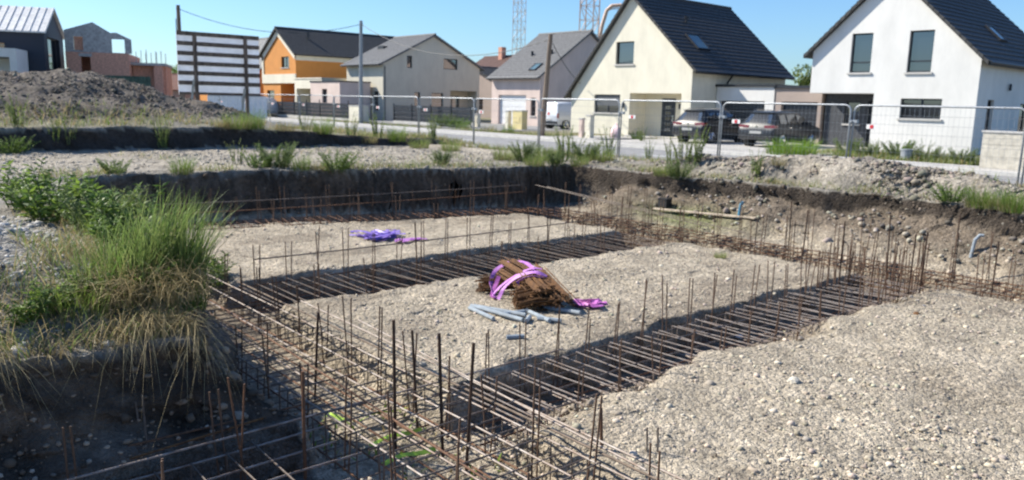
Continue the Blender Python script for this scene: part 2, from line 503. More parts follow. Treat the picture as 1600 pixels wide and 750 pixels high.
flc = np.where(((X < -4.4) & (Y < 2.6))[..., None], C(.15, .125, .10), flc)  # floor below the bank darkened, the bank's shade put into the colour
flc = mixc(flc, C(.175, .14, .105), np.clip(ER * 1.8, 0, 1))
flc = mixc(flc, C(.22, .24, .11), np.exp(-((X + 10.4) / 1.3) ** 2 - ((Y - 14.15) / .28) ** 2) * .8)
# cut faces show dark topsoil over grey subsoil
relz = (G - Z)
cutm = ((INS > .02) & (INS < .985)).astype(float)
hum = 1 - ss(.35, .75, relz + .25 * nz2)
cutc = mixc(np.ones(X.shape + (3,)) * C(.16, .135, .11), C(.060, .048, .038), hum)
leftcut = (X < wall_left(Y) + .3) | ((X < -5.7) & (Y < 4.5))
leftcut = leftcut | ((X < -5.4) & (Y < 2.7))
cutc = np.where(leftcut[..., None], C(.115, .088, .066) * (1 + .9 * fbm(X * 4 + Z * 5, Y * 4 + Z * 7, 85))[..., None], cutc)  # left walls and bank face: their shade worked into a separate tone
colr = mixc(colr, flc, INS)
colr = mixc(colr, cutc, cutm)
gy, gx = np.gradient(HI); 
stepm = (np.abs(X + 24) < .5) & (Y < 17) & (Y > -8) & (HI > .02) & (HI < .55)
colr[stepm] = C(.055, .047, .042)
alpha = np.clip(.25 + .75 * INS * (1 - cutm) + ss(.1, .3, HP) + ss(.1, .3, BM) + ss(.1, .3, MD) * .8 + ss(-23.5, -23, X) * (1 - ss(-18, -17, X)) * .6, 0, 1)
alpha = np.where(cutm > 0, .15, alpha)
colr = np.clip(colr, .01, .9)
import bisect
_xl, _yl, _ZL = xs.tolist(), ys.tolist(), Z.tolist()
def H(x, y):
    i = min(max(bisect.bisect_right(_xl, x) - 1, 0), len(_xl) - 2); j = min(max(bisect.bisect_right(_yl, y) - 1, 0), len(_yl) - 2)
    u, v = (x - _xl[i]) / (_xl[i + 1] - _xl[i]), (y - _yl[j]) / (_yl[j + 1] - _yl[j])
    a, b = _ZL[j], _ZL[j + 1]
    return (a[i] * (1 - u) + a[i + 1] * u) * (1 - v) + (b[i] * (1 - u) + b[i + 1] * u) * v
me = bpy.data.meshes.new('ground')
me.vertices.add(len(V)); me.vertices.foreach_set('co', V.ravel())
me.loops.add(F.size); me.loops.foreach_set('vertex_index', F.ravel().astype(np.int32))
me.polygons.add(len(F)); me.polygons.foreach_set('loop_start', np.arange(0, F.size, 4, dtype=np.int32))
me.polygons.foreach_set('loop_total', np.full(len(F), 4, np.int32))
me.polygons.foreach_set('use_smooth', np.ones(len(F), bool))
me.update(calc_edges=True)
ca = me.color_attributes.new('Col', 'FLOAT_COLOR', 'POINT')
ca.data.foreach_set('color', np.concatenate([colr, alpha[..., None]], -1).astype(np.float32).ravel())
me.materials.append(M['ground'])
go = bpy.data.objects.new('ground', me); col.objects.link(go)
tag(go, 'stony ground with the dug foundation pit and spoil heaps', 'ground', kind='structure')

# street: asphalt, kerbs, far pavement
def sheet(name, x0, x1, y0, y1, z0, z1, m, label, cat):
    return tag(MB().box(x0, x1, y0, y1, z0, z1).build(name, m), label, cat, kind='structure')
sheet('road', -300, 120, 20.3, 27.6, -.3, .012, M['asphalt'], 'grey asphalt street beyond the site fence', 'road')
sheet('kerb', -300, 120, 27.6, 27.76, -.3, .13, M['kerb'], 'pale kerb between the street and the far pavement', 'kerb')
sheet('pavement', -300, 120, 27.76, 30.0, -.3, .116, M['pave'], 'pale pavement in front of the houses', 'pavement')
mk = MB()
for k in range(-60, 20): mk.box(k * 4, k * 4 + 1.6, 24.0, 24.1, .0, .0165)
tag(mk.build('road_marking', M['paint']), 'white dashed centre line of the street', 'road marking', kind='structure')
sheet('driveway', -27.2, -15.6, 30.0, 42, -.3, .135, M['pave'], 'pale concrete driveway with the two parked cars', 'driveway')
sheet('path', -31.4, -28.2, 30.0, 36, -.3, .128, M['pave'], 'pale path up to the porch of the cream house', 'path')
sheet('forecourt', -60, -38.5, 31.6, 42.2, -.3, .124, M['asphalt'], 'grey forecourt before the beige and pink houses', 'forecourt')

# ------------------------------------------------------------------ building kit
def P3(ax, u, c, z): return (u, c, z) if ax == 'y' else (c, u, z)

def facade(mb, ax, c, out, u0, u1, z0, top, holes=(), brk=(), depth=.16):
    us = sorted({u0, u1, *[b for b in brk if u0 < b < u1], *[h[0] for h in holes], *[h[2] for h in holes]})
    for a, b in zip(us, us[1:]):
        m = (a + b) / 2
        z = z0
        for h in sorted([h for h in holes if h[0] <= m <= h[2]], key=lambda h: h[1]):
            if h[1] > z + 1e-4:
                mb.poly([P3(ax, a, c, z), P3(ax, b, c, z), P3(ax, b, c, h[1]), P3(ax, a, c, h[1])])
            z = h[3]
        mb.poly([P3(ax, a, c, z), P3(ax, b, c, z), P3(ax, b, c, top(b)), P3(ax, a, c, top(a))])
    for h in holes:
        d = h[4] if len(h) > 4 else depth
        ci = c - out * d
        ua, za, ub, zb = h[:4]
        for p, q in (((ua, za), (ub, za)), ((ub, za), (ub, zb)), ((ub, zb), (ua, zb)), ((ua, zb), (ua, za))):
            mb.poly([P3(ax, p[0], c, p[1]), P3(ax, q[0], c, q[1]), P3(ax, q[0], ci, q[1]), P3(ax, p[0], ci, p[1])])

def window(par, ax, c, out, ua, za, ub, zb, depth=.13, cols=1, transom=None, sill=True, blind=0, name='window', fr=None, t=.06, wide=.08):
    fr = fr or M['dark']
    ci = c - out * depth
    lo, hi = sorted((ci, ci - out * .06))
    mb = MB()
    mb.bx(ax, ua, ua + t, lo, hi, za, zb).bx(ax, ub - t, ub, lo, hi, za, zb)
    mb.bx(ax, ua + t, ub - t, lo, hi, za, za + t).bx(ax, ua + t, ub - t, lo, hi, zb - t, zb)
    for k in range(1, cols):
        u = ua + (ub - ua) * k / cols
        mb.bx(ax, u - .035, u + .035, lo, hi, za + t, zb - t)
    if transom:
        mb.bx(ax, ua + t, ub - t, lo - .002, hi + .002, transom - .03, transom + .03)
    w_ = mb.build(name, fr, par)
    cp = ci - out * .04
    MB().poly([P3(ax, ua + t, cp, za + t), P3(ax, ub - t, cp, za + t), P3(ax, ub - t, cp, zb - t), P3(ax, ua + t, cp, zb - t)]).build('pane', M['glass'], w_)
    if blind:
        b = MB()
        zz = zb - (zb - za) * blind
        n = int((zb - zz) / .09)
        for k in range(n):
            l2, h2 = sorted((ci + out * .012, ci + out * .035))
            b.bx(ax, ua + .02, ub - .02, l2, h2, zz + k * .09 + .008, zz + (k + 1) * .09)
        b.build('roller_shutter', M['shutter'], w_)
    if sill:
        l2, h2 = sorted((c + out * .07, c - out * depth))
        MB().bx(ax, ua - wide, ub + wide, l2, h2, za - .085, za - .002).build('sill', M['sill'], w_)
    return w_

def roof_slope(mb, ax, ur, zr, ue, ze, v0, v1, course=.34, step=.035, th=.16):
    """ridge to eave slope running along the other axis; ax 'y' means u is x"""
    L = math.hypot(ue - ur, ze - zr)
    n = max(1, round(L / course))
    d = Vector((ue - ur, ze - zr)) / L
    nrm = Vector((-d.y, d.x))
    if nrm.y < 0: nrm = -nrm
    top = []
    for i in range(n):
        a = Vector((ur, zr)) + d * (L * i / n)
        b = Vector((ur, zr)) + d * (L * (i + 1) / n)
        top += [a, b + nrm * step]
    top.append(Vector((ue, ze)))
    bot = [Vector((ue, ze)) - Vector((0, th)), Vector((ur, zr)) - Vector((0, th))]
    pr = top + bot
    f = (lambda p, v: (p.x, v, p.y)) if ax == 'y' else (lambda p, v: (v, p.x, p.y))
    for a, b in zip(pr, pr[1:] + pr[:1]):
        mb.poly([f(a, v0), f(b, v0), f(b, v1), f(a, v1)])
    # verge boards close the ends
    for v in (v0, v1):
        for i in range(len(top) - 1):
            lo0 = Vector((top[i].x, np.interp(top[i].x, *zip(*sorted([(ur, zr - th), (ue, ze - th)])))))
            lo1 = Vector((top[i + 1].x, np.interp(top[i + 1].x, *zip(*sorted([(ur, zr - th), (ue, ze - th)])))))
            mb.poly([f(top[i], v), f(top[i + 1], v), f(lo1, v), f(lo0, v)])

def roof(par, ax, ur, zr, eaves, v0, v1, m, name='roof'):
    mb = MB()
    for ue, ze in eaves: roof_slope(mb, ax, ur, zr, ue, ze, v0, v1)
    f = (lambda u, z, v: (u, v, z)) if ax == 'y' else (lambda u, z, v: (v, u, z))
    mb.tube([f(ur, zr + .0, v0), f(ur, zr + .0, v1)], .11, 8)
    return mb.build(name, m, par)

def gtop(ua, za, um, zm, ub, zb): return lambda u: float(np.interp(u, [ua, um, ub], [za, zm, zb]))

def skylight(par, ax, ur, zr, ue, ze, t0, t1, v0, v1):
    d = Vector((ue - ur, ze - zr)); L = d.length; d /= L
    n = Vector((-d.y, d.x)); n = n if n.y > 0 else -n
    f = (lambda p, v: (p.x, v, p.y)) if ax == 'y' else (lambda p, v: (v, p.x, p.y))
    def quadbox(mb, a, b, va, vb, h0, h1):
        pa, pb = Vector((ur, zr)) + d * a, Vector((ur, zr)) + d * b
        c = [f(pa + n * h0, va), f(pb + n * h0, va), f(pb + n * h0, vb), f(pa + n * h0, vb), f(pa + n * h1, va), f(pb + n * h1, va), f(pb + n * h1, vb), f(pa + n * h1, vb)]
        k = len(mb.v); mb.v += c
        for q in ((0, 3, 2, 1), (4, 5, 6, 7), (0, 1, 5, 4), (1, 2, 6, 5), (2, 3, 7, 6), (3, 0, 4, 7)): mb.f.append(tuple(k + i for i in q))
    s = MB(); e = .07
    quadbox(s, t0, t0 + e, v0, v1, .02, .12); quadbox(s, t1 - e, t1, v0, v1, .02, .12)
    quadbox(s, t0 + e, t1 - e, v0, v0 + e, .02, .12); quadbox(s, t0 + e, t1 - e, v1 - e, v1, .02, .12)
    o = s.build('skylight', M['dark'], par)
    g = MB(); quadbox(g, t0 + e, t1 - e, v0 + e, v1 - e, .06, .09)
    g.build('pane', M['skyglass'], o)
M['skyglass'] = mat('skylight glass', (.10, .16, .17), .05, spec=1.0)

def door(par, ax, c, out, ua, za, ub, zb, m=None, slats=0):
    lo, hi = sorted((c, c - out * .06))
    d = MB().bx(ax, ua, ub, lo, hi, za, zb)
    o = d.build('door', m or M['dark'], par)
    lo2, hi2 = sorted((c + out * .004, c + out * .03))
    MB().bx(ax, ub - .16, ub - .11, c + out * .01 if out > 0 else c - .05, c + .05 if out > 0 else c - .01, za + .85, za + 1.25).build('handle', M['chrome'], o)
    if slats:
        g = MB()
        for k in range(slats):
            z = za + .3 + (zb - za - .6) * k / slats
            g.bx(ax, ua + .3, ub - .3, lo2, hi2, z, z + (zb - za - .6) / slats * .6)
        g.build('glazing', M['glass'], o)
    return o

def garage_door(par, ax, c, out, ua, za, ub, zb, m, n=5):
    lo, hi = sorted((c, c - out * .05))
    mb = MB(); hgt = (zb - za) / n
    for k in range(n): mb.bx(ax, ua, ub, lo, hi, za + k * hgt + .008, za + (k + 1) * hgt - .008)
    return mb.build('garage_door', m, par)

# ------------------------------------------------------------------ cream house (centre right)
def cream_house():
    x0, x1, y0, y1 = -35.85, -26.6, 36.0, 45.6
    ax_, az = -31.15, 8.15
    zl, zr_ = 2.62, 4.05
    h = thing('house', 'cream gabled house with steep anthracite roof, recessed porch and white garage at its side', 'house', (ax_, 40, .1))
    w_ = MB()
    rec = (-31.0, .13, -27.25, 2.62, 1.5)
    wins = [(-32.25, 4.3, -30.85, 5.6), (-33.85, 1.43, -31.75, 2.52)]
    top = gtop(x0, zl, ax_, az, x1, zr_)
    facade(w_, 'y', y0, -1, x0, x1, 0, top, wins + [rec], brk=(ax_,))
    facade(w_, 'y', y1, 1, x0, x1, 0, top, (), brk=(ax_,))
    facade(w_, 'x', x0, -1, y0, y1, 0, lambda u: zl)
    facade(w_, 'x', x1, 1, y0, y1, 0, lambda u: zr_)
    yb = y0 + 1.5
    facade(w_, 'y', yb, -1, rec[0], rec[2], .13, lambda u: 2.62, [(-28.1, 1.1, -27.5, 2.3)])
    w_.build('wall', M['cream'], h)
    window(h, 'y', y0, -1, *wins[0], cols=1)
    window(h, 'y', y0, -1, *wins[1], cols=2, blind=.62)
    window(h, 'y', yb, -1, -28.1, 1.1, -27.5, 2.3)
    door(h, 'y', yb - .02, -1, -29.75, .14, -28.75, 2.35, slats=5)
    MB().box(-31.2, -27.0, 34.9, 35.98, 0, .17).build('porch_step', M['pave'], h)
    for u, yy in ((-31.45, y0), (-28.4, yb)):
        MB().box(u - .06, u + .06, yy - .12, yy - .005, 1.75, 2.05).build('wall_lamp', M['dark'], h)
    eR, eL = (x1 + .42, zr_ + .02), (x0 - .42, zl - .42)
    roof(h, 'y', ax_, az + .2, [(eR[0], zr_ - .2), (eL[0], zl - .28)], y0 - .28, y1 + .25, M['tile'])
    skylight(h, 'y', ax_, az + .2, x1 + .42, zr_ - .2, 3.55, 4.85, 37.6, 38.8)
    MB().tube([(x1 + .47, y0 - .25, zr_ - .25), (x1 + .47, y1 + .2, zr_ - .25)], .075, 8).build('gutter', M['dark'], h)
    MB().tube([(x1 + .45, 39.2, zr_ - .3), (x1 + .3, 39.2, zr_ - .5), (x1 + .08, 39.2, zr_ - .8), (x1 + .08, 39.2, 3.25)], .05, 8).build('downpipe', M['dark'], h)
    v = MB().tube([(-29.4, 38.9, 6.6), (-29.4, 38.9, 7.05)], .09, 8); v.tube([(-29.4, 38.9, 7.05), (-29.4, 38.9, 7.12)], .15, 8)
    v.build('roof_vent', M['dark'], h)
cream_house()

def garage(x0, x1, y0, y1, zt, m, dx0, dx1, label, loc):
    g = thing('garage', label, 'garage', loc)
    w_ = MB()
    hole = (dx0, .13, dx1, 2.28, .22)
    facade(w_, 'y', y0, -1, x0, x1, 0, lambda u: zt, [hole])
    facade(w_, 'y', y1, 1, x0, x1, 0, lambda u: zt)
    facade(w_, 'x', x0, -1, y0, y1, 0, lambda u: zt); facade(w_, 'x', x1, 1, y0, y1, 0, lambda u: zt)
    w_.build('wall', m, g)
    r = MB().box(x0 - .08, x1 + .08, y0 - .1, y1 + .1, zt, zt + .14)
    r.build('flat_roof', M['dark'], g)
    garage_door(g, 'y', y0 + .2, -1, dx0, .14, dx1, 2.27, M['dark'])
garage(-26.55, -22.92, 38.3, 46, 3.05, M['white'], -26.3, -23.45, 'white flat roofed garage attached to the cream house, dark door behind the left car', (-24.7, 38.4, .1))
garage(-22.90, -20.25, 38.35, 46, 2.98, M['taupe'], -22.5, -20.45, 'taupe brown flat roofed garage beside the white house, dark door behind the right car', (-21.5, 38.5, .1))

# ------------------------------------------------------------------ white house (right)
def white_house():
    x0, x1, y0, y1 = -20.2, -12.6, 37.0, 47.5
    ax_, az = -16.65, 8.05
    zl, zr_ = 4.72, 4.22
    h = thing('house', 'white gabled house with two tall upper windows and a dark stone porch', 'house', (ax_, 42, .1))
    top = gtop(x0, zl, ax_, az, x1, zr_)
    rx = -17.0
    w_ = MB()
    wins = [(-18.3, 3.68, -17.3, 5.48), (-15.65, 3.66, -14.6, 5.48), (-15.75, 1.62, -13.98, 2.5)]
    # front: upper part spans the porch, lower part only right of it
    facade(w_, 'y', y0, -1, x0, rx, 2.72, top, wins[:1], brk=(ax_,))
    facade(w_, 'y', y0, -1, rx, x1, 0, top, wins[1:], brk=(ax_,))
    w_.poly([(x0, y0, 2.72), (rx, y0, 2.72), (rx, y0 + 1.6, 2.72), (x0, y0 + 1.6, 2.72)])
    w_.poly([(rx, y0, 0), (rx, y0 + 1.6, 0), (rx, y0 + 1.6, 2.72), (rx, y0, 2.72)])
    facade(w_, 'y', y1, 1, x0, x1, 0, top, (), brk=(ax_,))
    facade(w_, 'x', x0, -1, y0, y1, 2.72, lambda u: zl)
    sw = [(38.3, .4, 39.1, 2.5), (42.6, .4, 44.8, 2.4)]
    facade(w_, 'x', x1, 1, y0, y1, 0, lambda u: zr_, sw)
    w_.build('wall', M['white'], h)
    s = MB()
    facade(s, 'y', y0 + 1.58, -1, x0 + .05, rx - .02, 0, lambda u: 2.715, [(-19.1, 1.25, -18.35, 2.35), (-17.95, .14, -17.05, 2.4)])
    facade(s, 'x', x0 + .06, -1, y0 + 1.6, y1 - .05, 0, lambda u: 2.715)
    s.build('stone_cladding', M['slate'], h)
    window(h, 'y', y0, -1, *wins[0], transom=4.15)
    window(h, 'y', y0, -1, *wins[1], transom=4.15)
    window(h, 'y', y0, -1, *wins[2], cols=2)
    window(h, 'y', y0 + 1.58, -1, -19.1, 1.25, -18.35, 2.35)
    window(h, 'x', x1, 1, *sw[0], sill=False); window(h, 'x', x1, 1, *sw[1], cols=2, sill=False)
    door(h, 'y', y0 + 1.7, -1, -17.95, .15, -17.06, 2.38, slats=3)
    roof(h, 'y', ax_, az + .2, [(x1 + .35, zr_ - .16), (x0 - .35, zl - .16)], y0 - .25, y1 + .25, M['tile'])
    L = math.hypot(x1 + .35 - ax_, az + .2 - zr_ + .16)
    skylight(h, 'y', ax_, az + .2, x1 + .35, zr_ - .16, L * .55, L * .72, 41.5, 42.4)
    MB().tube([(x1 + .4, y0 - .2, zr_ - .2), (x1 + .4, y1 + .2, zr_ - .2)], .075, 8).build('gutter', M['dark'], h)
    MB().tube([(x1 + .1, 40.6, 2.95), (x1 + .1, 40.6, 3.25)], .06, 8).build('wall_lamp', M['dark'], h)
white_house()

# ------------------------------------------------------------------ pink house with the white garage door
def pink_house():
    x0, x1, y0, y1 = -51.2, -45.3, 42.0, 52.7
    yr, zr_ = 47.35, 7.55
    ze = 4.0
    h = thing('house', 'pink house with pale garage door and grey roof, behind the thin leaning pole', 'house', (-48, 47, .1))
    w_ = MB()
    gd = (-50.3, .13, -46.9, 2.5, .2)
    fw_ = (-46.35, .9, -45.75, 2.3)
    facade(w_, 'y', y0, -1, x0, x1, 0, lambda u: ze, [gd, fw_]); facade(w_, 'y', y1, 1, x0, x1, 0, lambda u: ze)
    top = gtop(y0, ze, yr, zr_, y1, ze)
    facade(w_, 'x', x1, 1, y0, y1, 0, top, (), brk=(yr,)); facade(w_, 'x', x0, -1, y0, y1, 0, top, (), brk=(yr,))
    w_.build('wall', M['pink'], h)
    garage_door(h, 'y', y0 + .18, -1, -50.3, .14, -46.9, 2.49, M['whiteplastic'])
    window(h, 'y', y0, -1, *fw_)
    roof(h, 'x', yr, zr_ + .2, [(y0 - .4, ze - .12), (y1 + .4, ze - .12)], x0 - .2, x1 + .22, M['tilegrey'])
    skylight(h, 'x', yr, zr_ + .2, y0 - .4, ze - .12, 5.0, 6.0, -47.1, -46.3)
    for vx, t in ((-48.9, .52), (-46.7, .5)):
        yy, zz = yr + (y0 - .4 - yr) * t, zr_ + .2 + (ze - .12 - zr_ - .2) * t
        MB().tube([(vx, yy, zz - .05), (vx, yy, zz + .35)], .11, 8).build('roof_vent', M['dark'], h)
    MB().tube([(x0 - .2, y0 - .45, ze - .16), (x1 + .2, y0 - .45, ze - .16)], .07, 8).build('gutter', M['tilegrey'], h)
pink_house()

# ------------------------------------------------------------------ beige house
def beige_house():
    x0, x1, y0, y1 = -65.6, -59.3, 36.5, 47.1
    yr, zr_, ze = 41.8, 7.55, 5.05
    h = thing('house', 'beige house with a wide shaded gable and grey roof, right of the orange house', 'house', (-62, 42, .1))
    top = gtop(y0, ze, yr, zr_, y1, ze)
    w_ = MB()
    porch = (43.7, .13, 46.8, 2.85, 1.4)
    gw = [(38.95, 4.7, 39.5, 5.75), (42.9, 4.75, 44.5, 5.7), (39.75, .2, 40.35, 2.6), (41.6, .2, 42.9, 2.6)]
    facade(w_, 'x', x1, 1, y0, y1, 0, top, gw + [porch], brk=(yr,)); facade(w_, 'x', x0, -1, y0, y1, 0, top, (), brk=(yr,))
    fw_ = (-60.9, .9, -60.1, 2.6)
    facade(w_, 'y', y0, -1, x0, x1, 0, lambda u: ze, [fw_]); facade(w_, 'y', y1, 1, x0, x1, 0, lambda u: ze)
    facade(w_, 'x', x1 - 1.4, 1, 43.7, 46.8, .13, lambda u: 2.85, [(44.2, .2, 45.8, 2.4)])
    w_.build('wall', M['beige'], h)
    for q in gw: window(h, 'x', x1, 1, *q, sill=False)
    window(h, 'x', x1 - 1.4, 1, 44.2, .2, 45.8, 2.4, cols=2, sill=False)
    window(h, 'y', y0, -1, *fw_)
    roof(h, 'x', yr, zr_ + .2, [(y0 - .45, ze - .12), (y1 + .45, ze - .12)], x0 - .25, x1 + .25, M['tilegrey'])
    MB().box(-64.6, -63.6, 39.2, 39.7, 5.9, 6.75).build('roof_vent', M['dark'], h)
    MB().tube([(x0 - .2, y0 - .5, ze - .16), (x1 + .2, y0 - .5, ze - .16)], .075, 8).build('gutter', M['dark'], h)
    MB().tube([(x1 + .06, y0 + .15, ze - .3), (x1 + .06, y0 + .15, .1)], .05, 8).build('downpipe', M['tilegrey'], h)
beige_house()

# ------------------------------------------------------------------ orange house and its annexes
def orange_house():
    x0, x1, y0, y1 = -82.9, -75.0, 36.0, 50
    ax_, az, ze = -78.9, 8.75, 6.25
    h = thing('house', 'bright orange gabled house with dark roof and cream bands', 'house', (-79, 43, .1))
    top = gtop(x0, ze, ax_, az, x1, ze)
    w_ = MB()
    wn = (-78.3, 4.9, -76.5, 6.0)
    pt = (-78.6, .1, -75.3, 3.25, 1.6)
    wn2 = (-82.0, .9, -80.2, 2.6)
    facade(w_, 'y', y0, -1, x0, x1, 0, top, [wn, pt, wn2], brk=(ax_,)); facade(w_, 'y', y1, 1, x0, x1, 0, top, (), brk=(ax_,))
    facade(w_, 'x', x1, 1, y0, y1, 0, lambda u: ze); facade(w_, 'x', x0, -1, y0, y1, 0, lambda u: ze)
    facade(w_, 'y', y0 + 1.6, -1, pt[0], pt[2], .1, lambda u: 3.25)
    w_.build('wall', M['orange'], h)
    b = MB().box(x0 - .02, x1 + .1, y0 - .12, y0 - .004, 3.32, 4.25).box(x0 - .02, x0 + .35, y0 - .1, y0 - .006, 4.25, ze)
    # raked cream bands under the verges
    for s, u in ((-1, x0), (1, x1)):
        for k in range(1):
            b.poly([(ax_, y0 - .1, az - .02), (u, y0 - .1, ze - .02), (u, y0 - .1, ze - .62), (ax_, y0 - .1, az - .62)])
    b.box(x1 + .004, x1 + .1, y0, y1, 5.6, ze - .05)
    b.build('cream_band', M['cream'], h)
    window(h, 'y', y0, -1, *wn, cols=2); window(h, 'y', y0, -1, *wn2)
    roof(h, 'y', ax_, az + .22, [(x1 + .4, ze - .05), (x0 - .4, ze - .05)], y0 - .35, y1 + .3, M['tile'])
    MB().tube([(x1 - 2.2, 38.5, 8.0), (x1 - 2.2, 38.5, 8.55)], .13, 8).build('roof_vent', M['dark'], h)
orange_house()

def annex(label, m, x0, x1, y0, y1, zt, holes, loc, carport=None):
    a = thing('house_annex', label, 'annex', loc)
    w_ = MB()
    hs = list(holes) + ([carport] if carport else [])
    facade(w_, 'y', y0, -1, x0, x1, 0, lambda u: zt, hs); facade(w_, 'y', y1, 1, x0, x1, 0, lambda u: zt)
    facade(w_, 'x', x0, -1, y0, y1, 0, lambda u: zt); facade(w_, 'x', x1, 1, y0, y1, 0, lambda u: zt)
    if carport: facade(w_, 'y', y0 + carport[4], -1, carport[0], carport[2], .1, lambda u: carport[3])
    w_.build('wall', m, a)
    MB().box(x0 - .05, x1 + .05, y0 - .06, y1 + .05, zt, zt + .1).build('flat_roof', M['dark'] if m is not M['cream'] else M['cream'], a)
    for q in holes: window(a, 'y', y0, -1, *q, sill=False)
annex('cream flat roofed annex with an open carport beside the orange house', M['cream'], -72.0, -66.4, 34.4, 41, 3.65, [], (-69, 37, .1), (-71.6, .1, -67.2, 2.75, 3.0))
annex('pink flat roofed annex with one small window left of the beige house', M['pink'], -66.3, -60.9, 33.2, 36.2, 3.3, [(-64.1, 1.5, -63.2, 2.7)], (-63, 35, .1))

# grey roofed orange house half hidden behind the billboard
def hidden_house():
    h = thing('house', 'distant house with grey roof and orange wall half hidden behind the billboard edge', 'house', (-99, 41, .1))
    w_ = MB()
    facade(w_, 'y', 38, -1, -108, -90, 0, lambda u: 4.2); facade(w_, 'y', 48, 1, -108, -90, 0, lambda u: 4.2)
    t = gtop(38, 4.2, 43, 9, 48, 4.2)
    facade(w_, 'x', -90, 1, 38, 48, 0, t, (), brk=(43,)); facade(w_, 'x', -108, -1, 38, 48, 0, t, (), brk=(43,))
    w_.build('wall', M['orange'], h)
    roof(h, 'x', 43, 9.2, [(37.6, 4.1), (48.4, 4.1)], -108.3, -89.7, M['tilegrey'])
hidden_house()

def brown_roof_house():
    h = thing('house', 'old house with brown tiled roof and chimney far behind, right of the beige house', 'house', (-86, 75, 0))
    w_ = MB()
    facade(w_, 'y', 70, -1, -93, -80, 0, lambda u: 5.6); facade(w_, 'y', 80, 1, -93, -80, 0, lambda u: 5.6)
    t = gtop(70, 5.6, 75, 8.3, 80, 5.6)
    facade(w_, 'x', -80, 1, 70, 80, 0, t, (), brk=(75,)); facade(w_, 'x', -93, -1, 70, 80, 0, t, (), brk=(75,))
    w_.build('wall', M['taupe'], h)
    roof(h, 'x', 75, 8.5, [(69.5, 5.4), (80.5, 5.4)], -93.3, -79.7, M['tilebrown'])
    MB().box(-88.9, -88.1, 74, 74.8, 7.5, 9.7).build('chimney', M['brick'], h)
brown_roof_house()

def low_house():
    h = thing('house', 'low taupe house with blue grey roof between the beige house and the pink house', 'house', (-70, 60, 0))
    w_ = MB()
    t = gtop(-76, 3.9, -71.5, 5.6, -67, 3.9)
    facade(w_, 'y', 56, -1, -76, -67, 0, t, [(-71.6, 1, -69.8, 2.3)], brk=(-71.5,)); facade(w_, 'y', 66, 1, -76, -67, 0, t, (), brk=(-71.5,))
    facade(w_, 'x', -67, 1, 56, 66, 0, lambda u: 3.9); facade(w_, 'x', -76, -1, 56, 66, 0, lambda u: 3.9)
    w_.build('wall', M['taupe'], h)
    window(h, 'y', 56, -1, -71.6, 1, -69.8, 2.3)
    roof(h, 'y', -71.5, 5.8, [(-66.6, 3.85), (-76.4, 3.85)], 55.7, 66.3, M['tile'])
low_house()

# ------------------------------------------------------------------ left: navy house with metal roof, brick shell, low roofs
RB = math.atan2(.927, .375)   # their facade direction
def navy_house():
    h = thing('house', 'dark navy house with standing seam metal roof at the far left', 'house', (-80, 14.9, 0), RB, local=True)
    # local: x to the right along the facade, y away from the viewer; right front corner at 0
    t = gtop(0, 7.1, 4, 9.2, 8, 7.1)
    w_ = MB()
    facade(w_, 'y', 0, -1, -16, 0, 0, lambda u: 7.1, [(-4.6, 4.4, -3.0, 6.0), (-.9, .6, -.3, 3.0)])
    facade(w_, 'y', 8, 1, -16, 0, 0, lambda u: 7.1)
    facade(w_, 'x', 0, 1, 0, 8, 0, t, [(1.2, 3.9, 6.2, 6.7, .4), (1.2, 0, 6.8, 3.0, .5)], brk=(4,)); facade(w_, 'x', -16, -1, 0, 8, 0, t, (), brk=(4,))
    w_.box(-16, -7.6, -1.8, -.01, 4.3, 7.9)
    w_.build('wall', M['navy'], h)
    window(h, 'x', 0, 1, 1.2, 3.9, 6.2, 6.7, depth=.3, cols=3, sill=False, fr=M['shutter'])
    window(h, 'y', 0, -1, -4.6, 4.4, -3.0, 6.0, fr=M['wood'], sill=False)
    MB().box(.02, .5, 1.0, 7, 3.2, 3.55).build('balcony_slab', M['pave'], h)
    MB().poly([(-.45, 1.2, 0), (-.45, 6.8, 0), (-.45, 6.8, 3), (-.45, 1.2, 3)]).build('glazing', M['glass'], h)
    mb = MB()
    roof_slope(mb, 'x', 4, 9.45, -.3, 7.05, -16.2, .25, course=9, step=0, th=.14)
    roof_slope(mb, 'x', 4, 9.45, 8.3, 7.05, -16.2, .25, course=9, step=0, th=.14)
    n = Vector((2.4, 4.3)).normalized()
    for k in range(28):
        v = -16 + k * .6
        mb.tube([(v, 4, 9.49), (v, -.3, 7.09)], .035, 4)
    mb.tube([(-11, 2, 8.4), (-11, 2, 8.9)], .2, 8)
    mb.build('metal_roof', M['metalroof'], h)
    b = MB()
    for z in (5.42, 5.62, 5.82, 6.02, 6.22): b.box(-13, -4, -3.9, -3.82, z, z + .14)
    for k in range(7): b.box(-13 + k * 1.5, -12.9 + k * 1.5, -3.96, -3.9, 5.3, 6.4)
    b.build('balcony_rail', M['woodpale'], h)
navy_house()
def terrace_block():
    h = thing('house', 'white terrace block with an open ground floor in front of the navy house', 'building', (-80, 14.9, 0), RB, local=True)
    w_ = MB()
    facade(w_, 'y', -4, -1, -16, -1.3, 0, lambda u: 5.35, [(-15, 0, -1.8, 4.65, 2.5)])
    facade(w_, 'x', -1.3, 1, -4, -.2, 0, lambda u: 5.35); facade(w_, 'x', -16, -1, -4, -.2, 0, lambda u: 5.35)
    w_.poly([(-16, -4, 5.3), (-1.3, -4, 5.3), (-1.3, -.2, 5.3), (-16, -.2, 5.3)])
    w_.poly([(-15, -1.5, 0), (-1.8, -1.5, 0), (-1.8, -1.5, 4.6), (-15, -1.5, 4.6)])
    w_.build('wall', M['white'], h)
terrace_block()
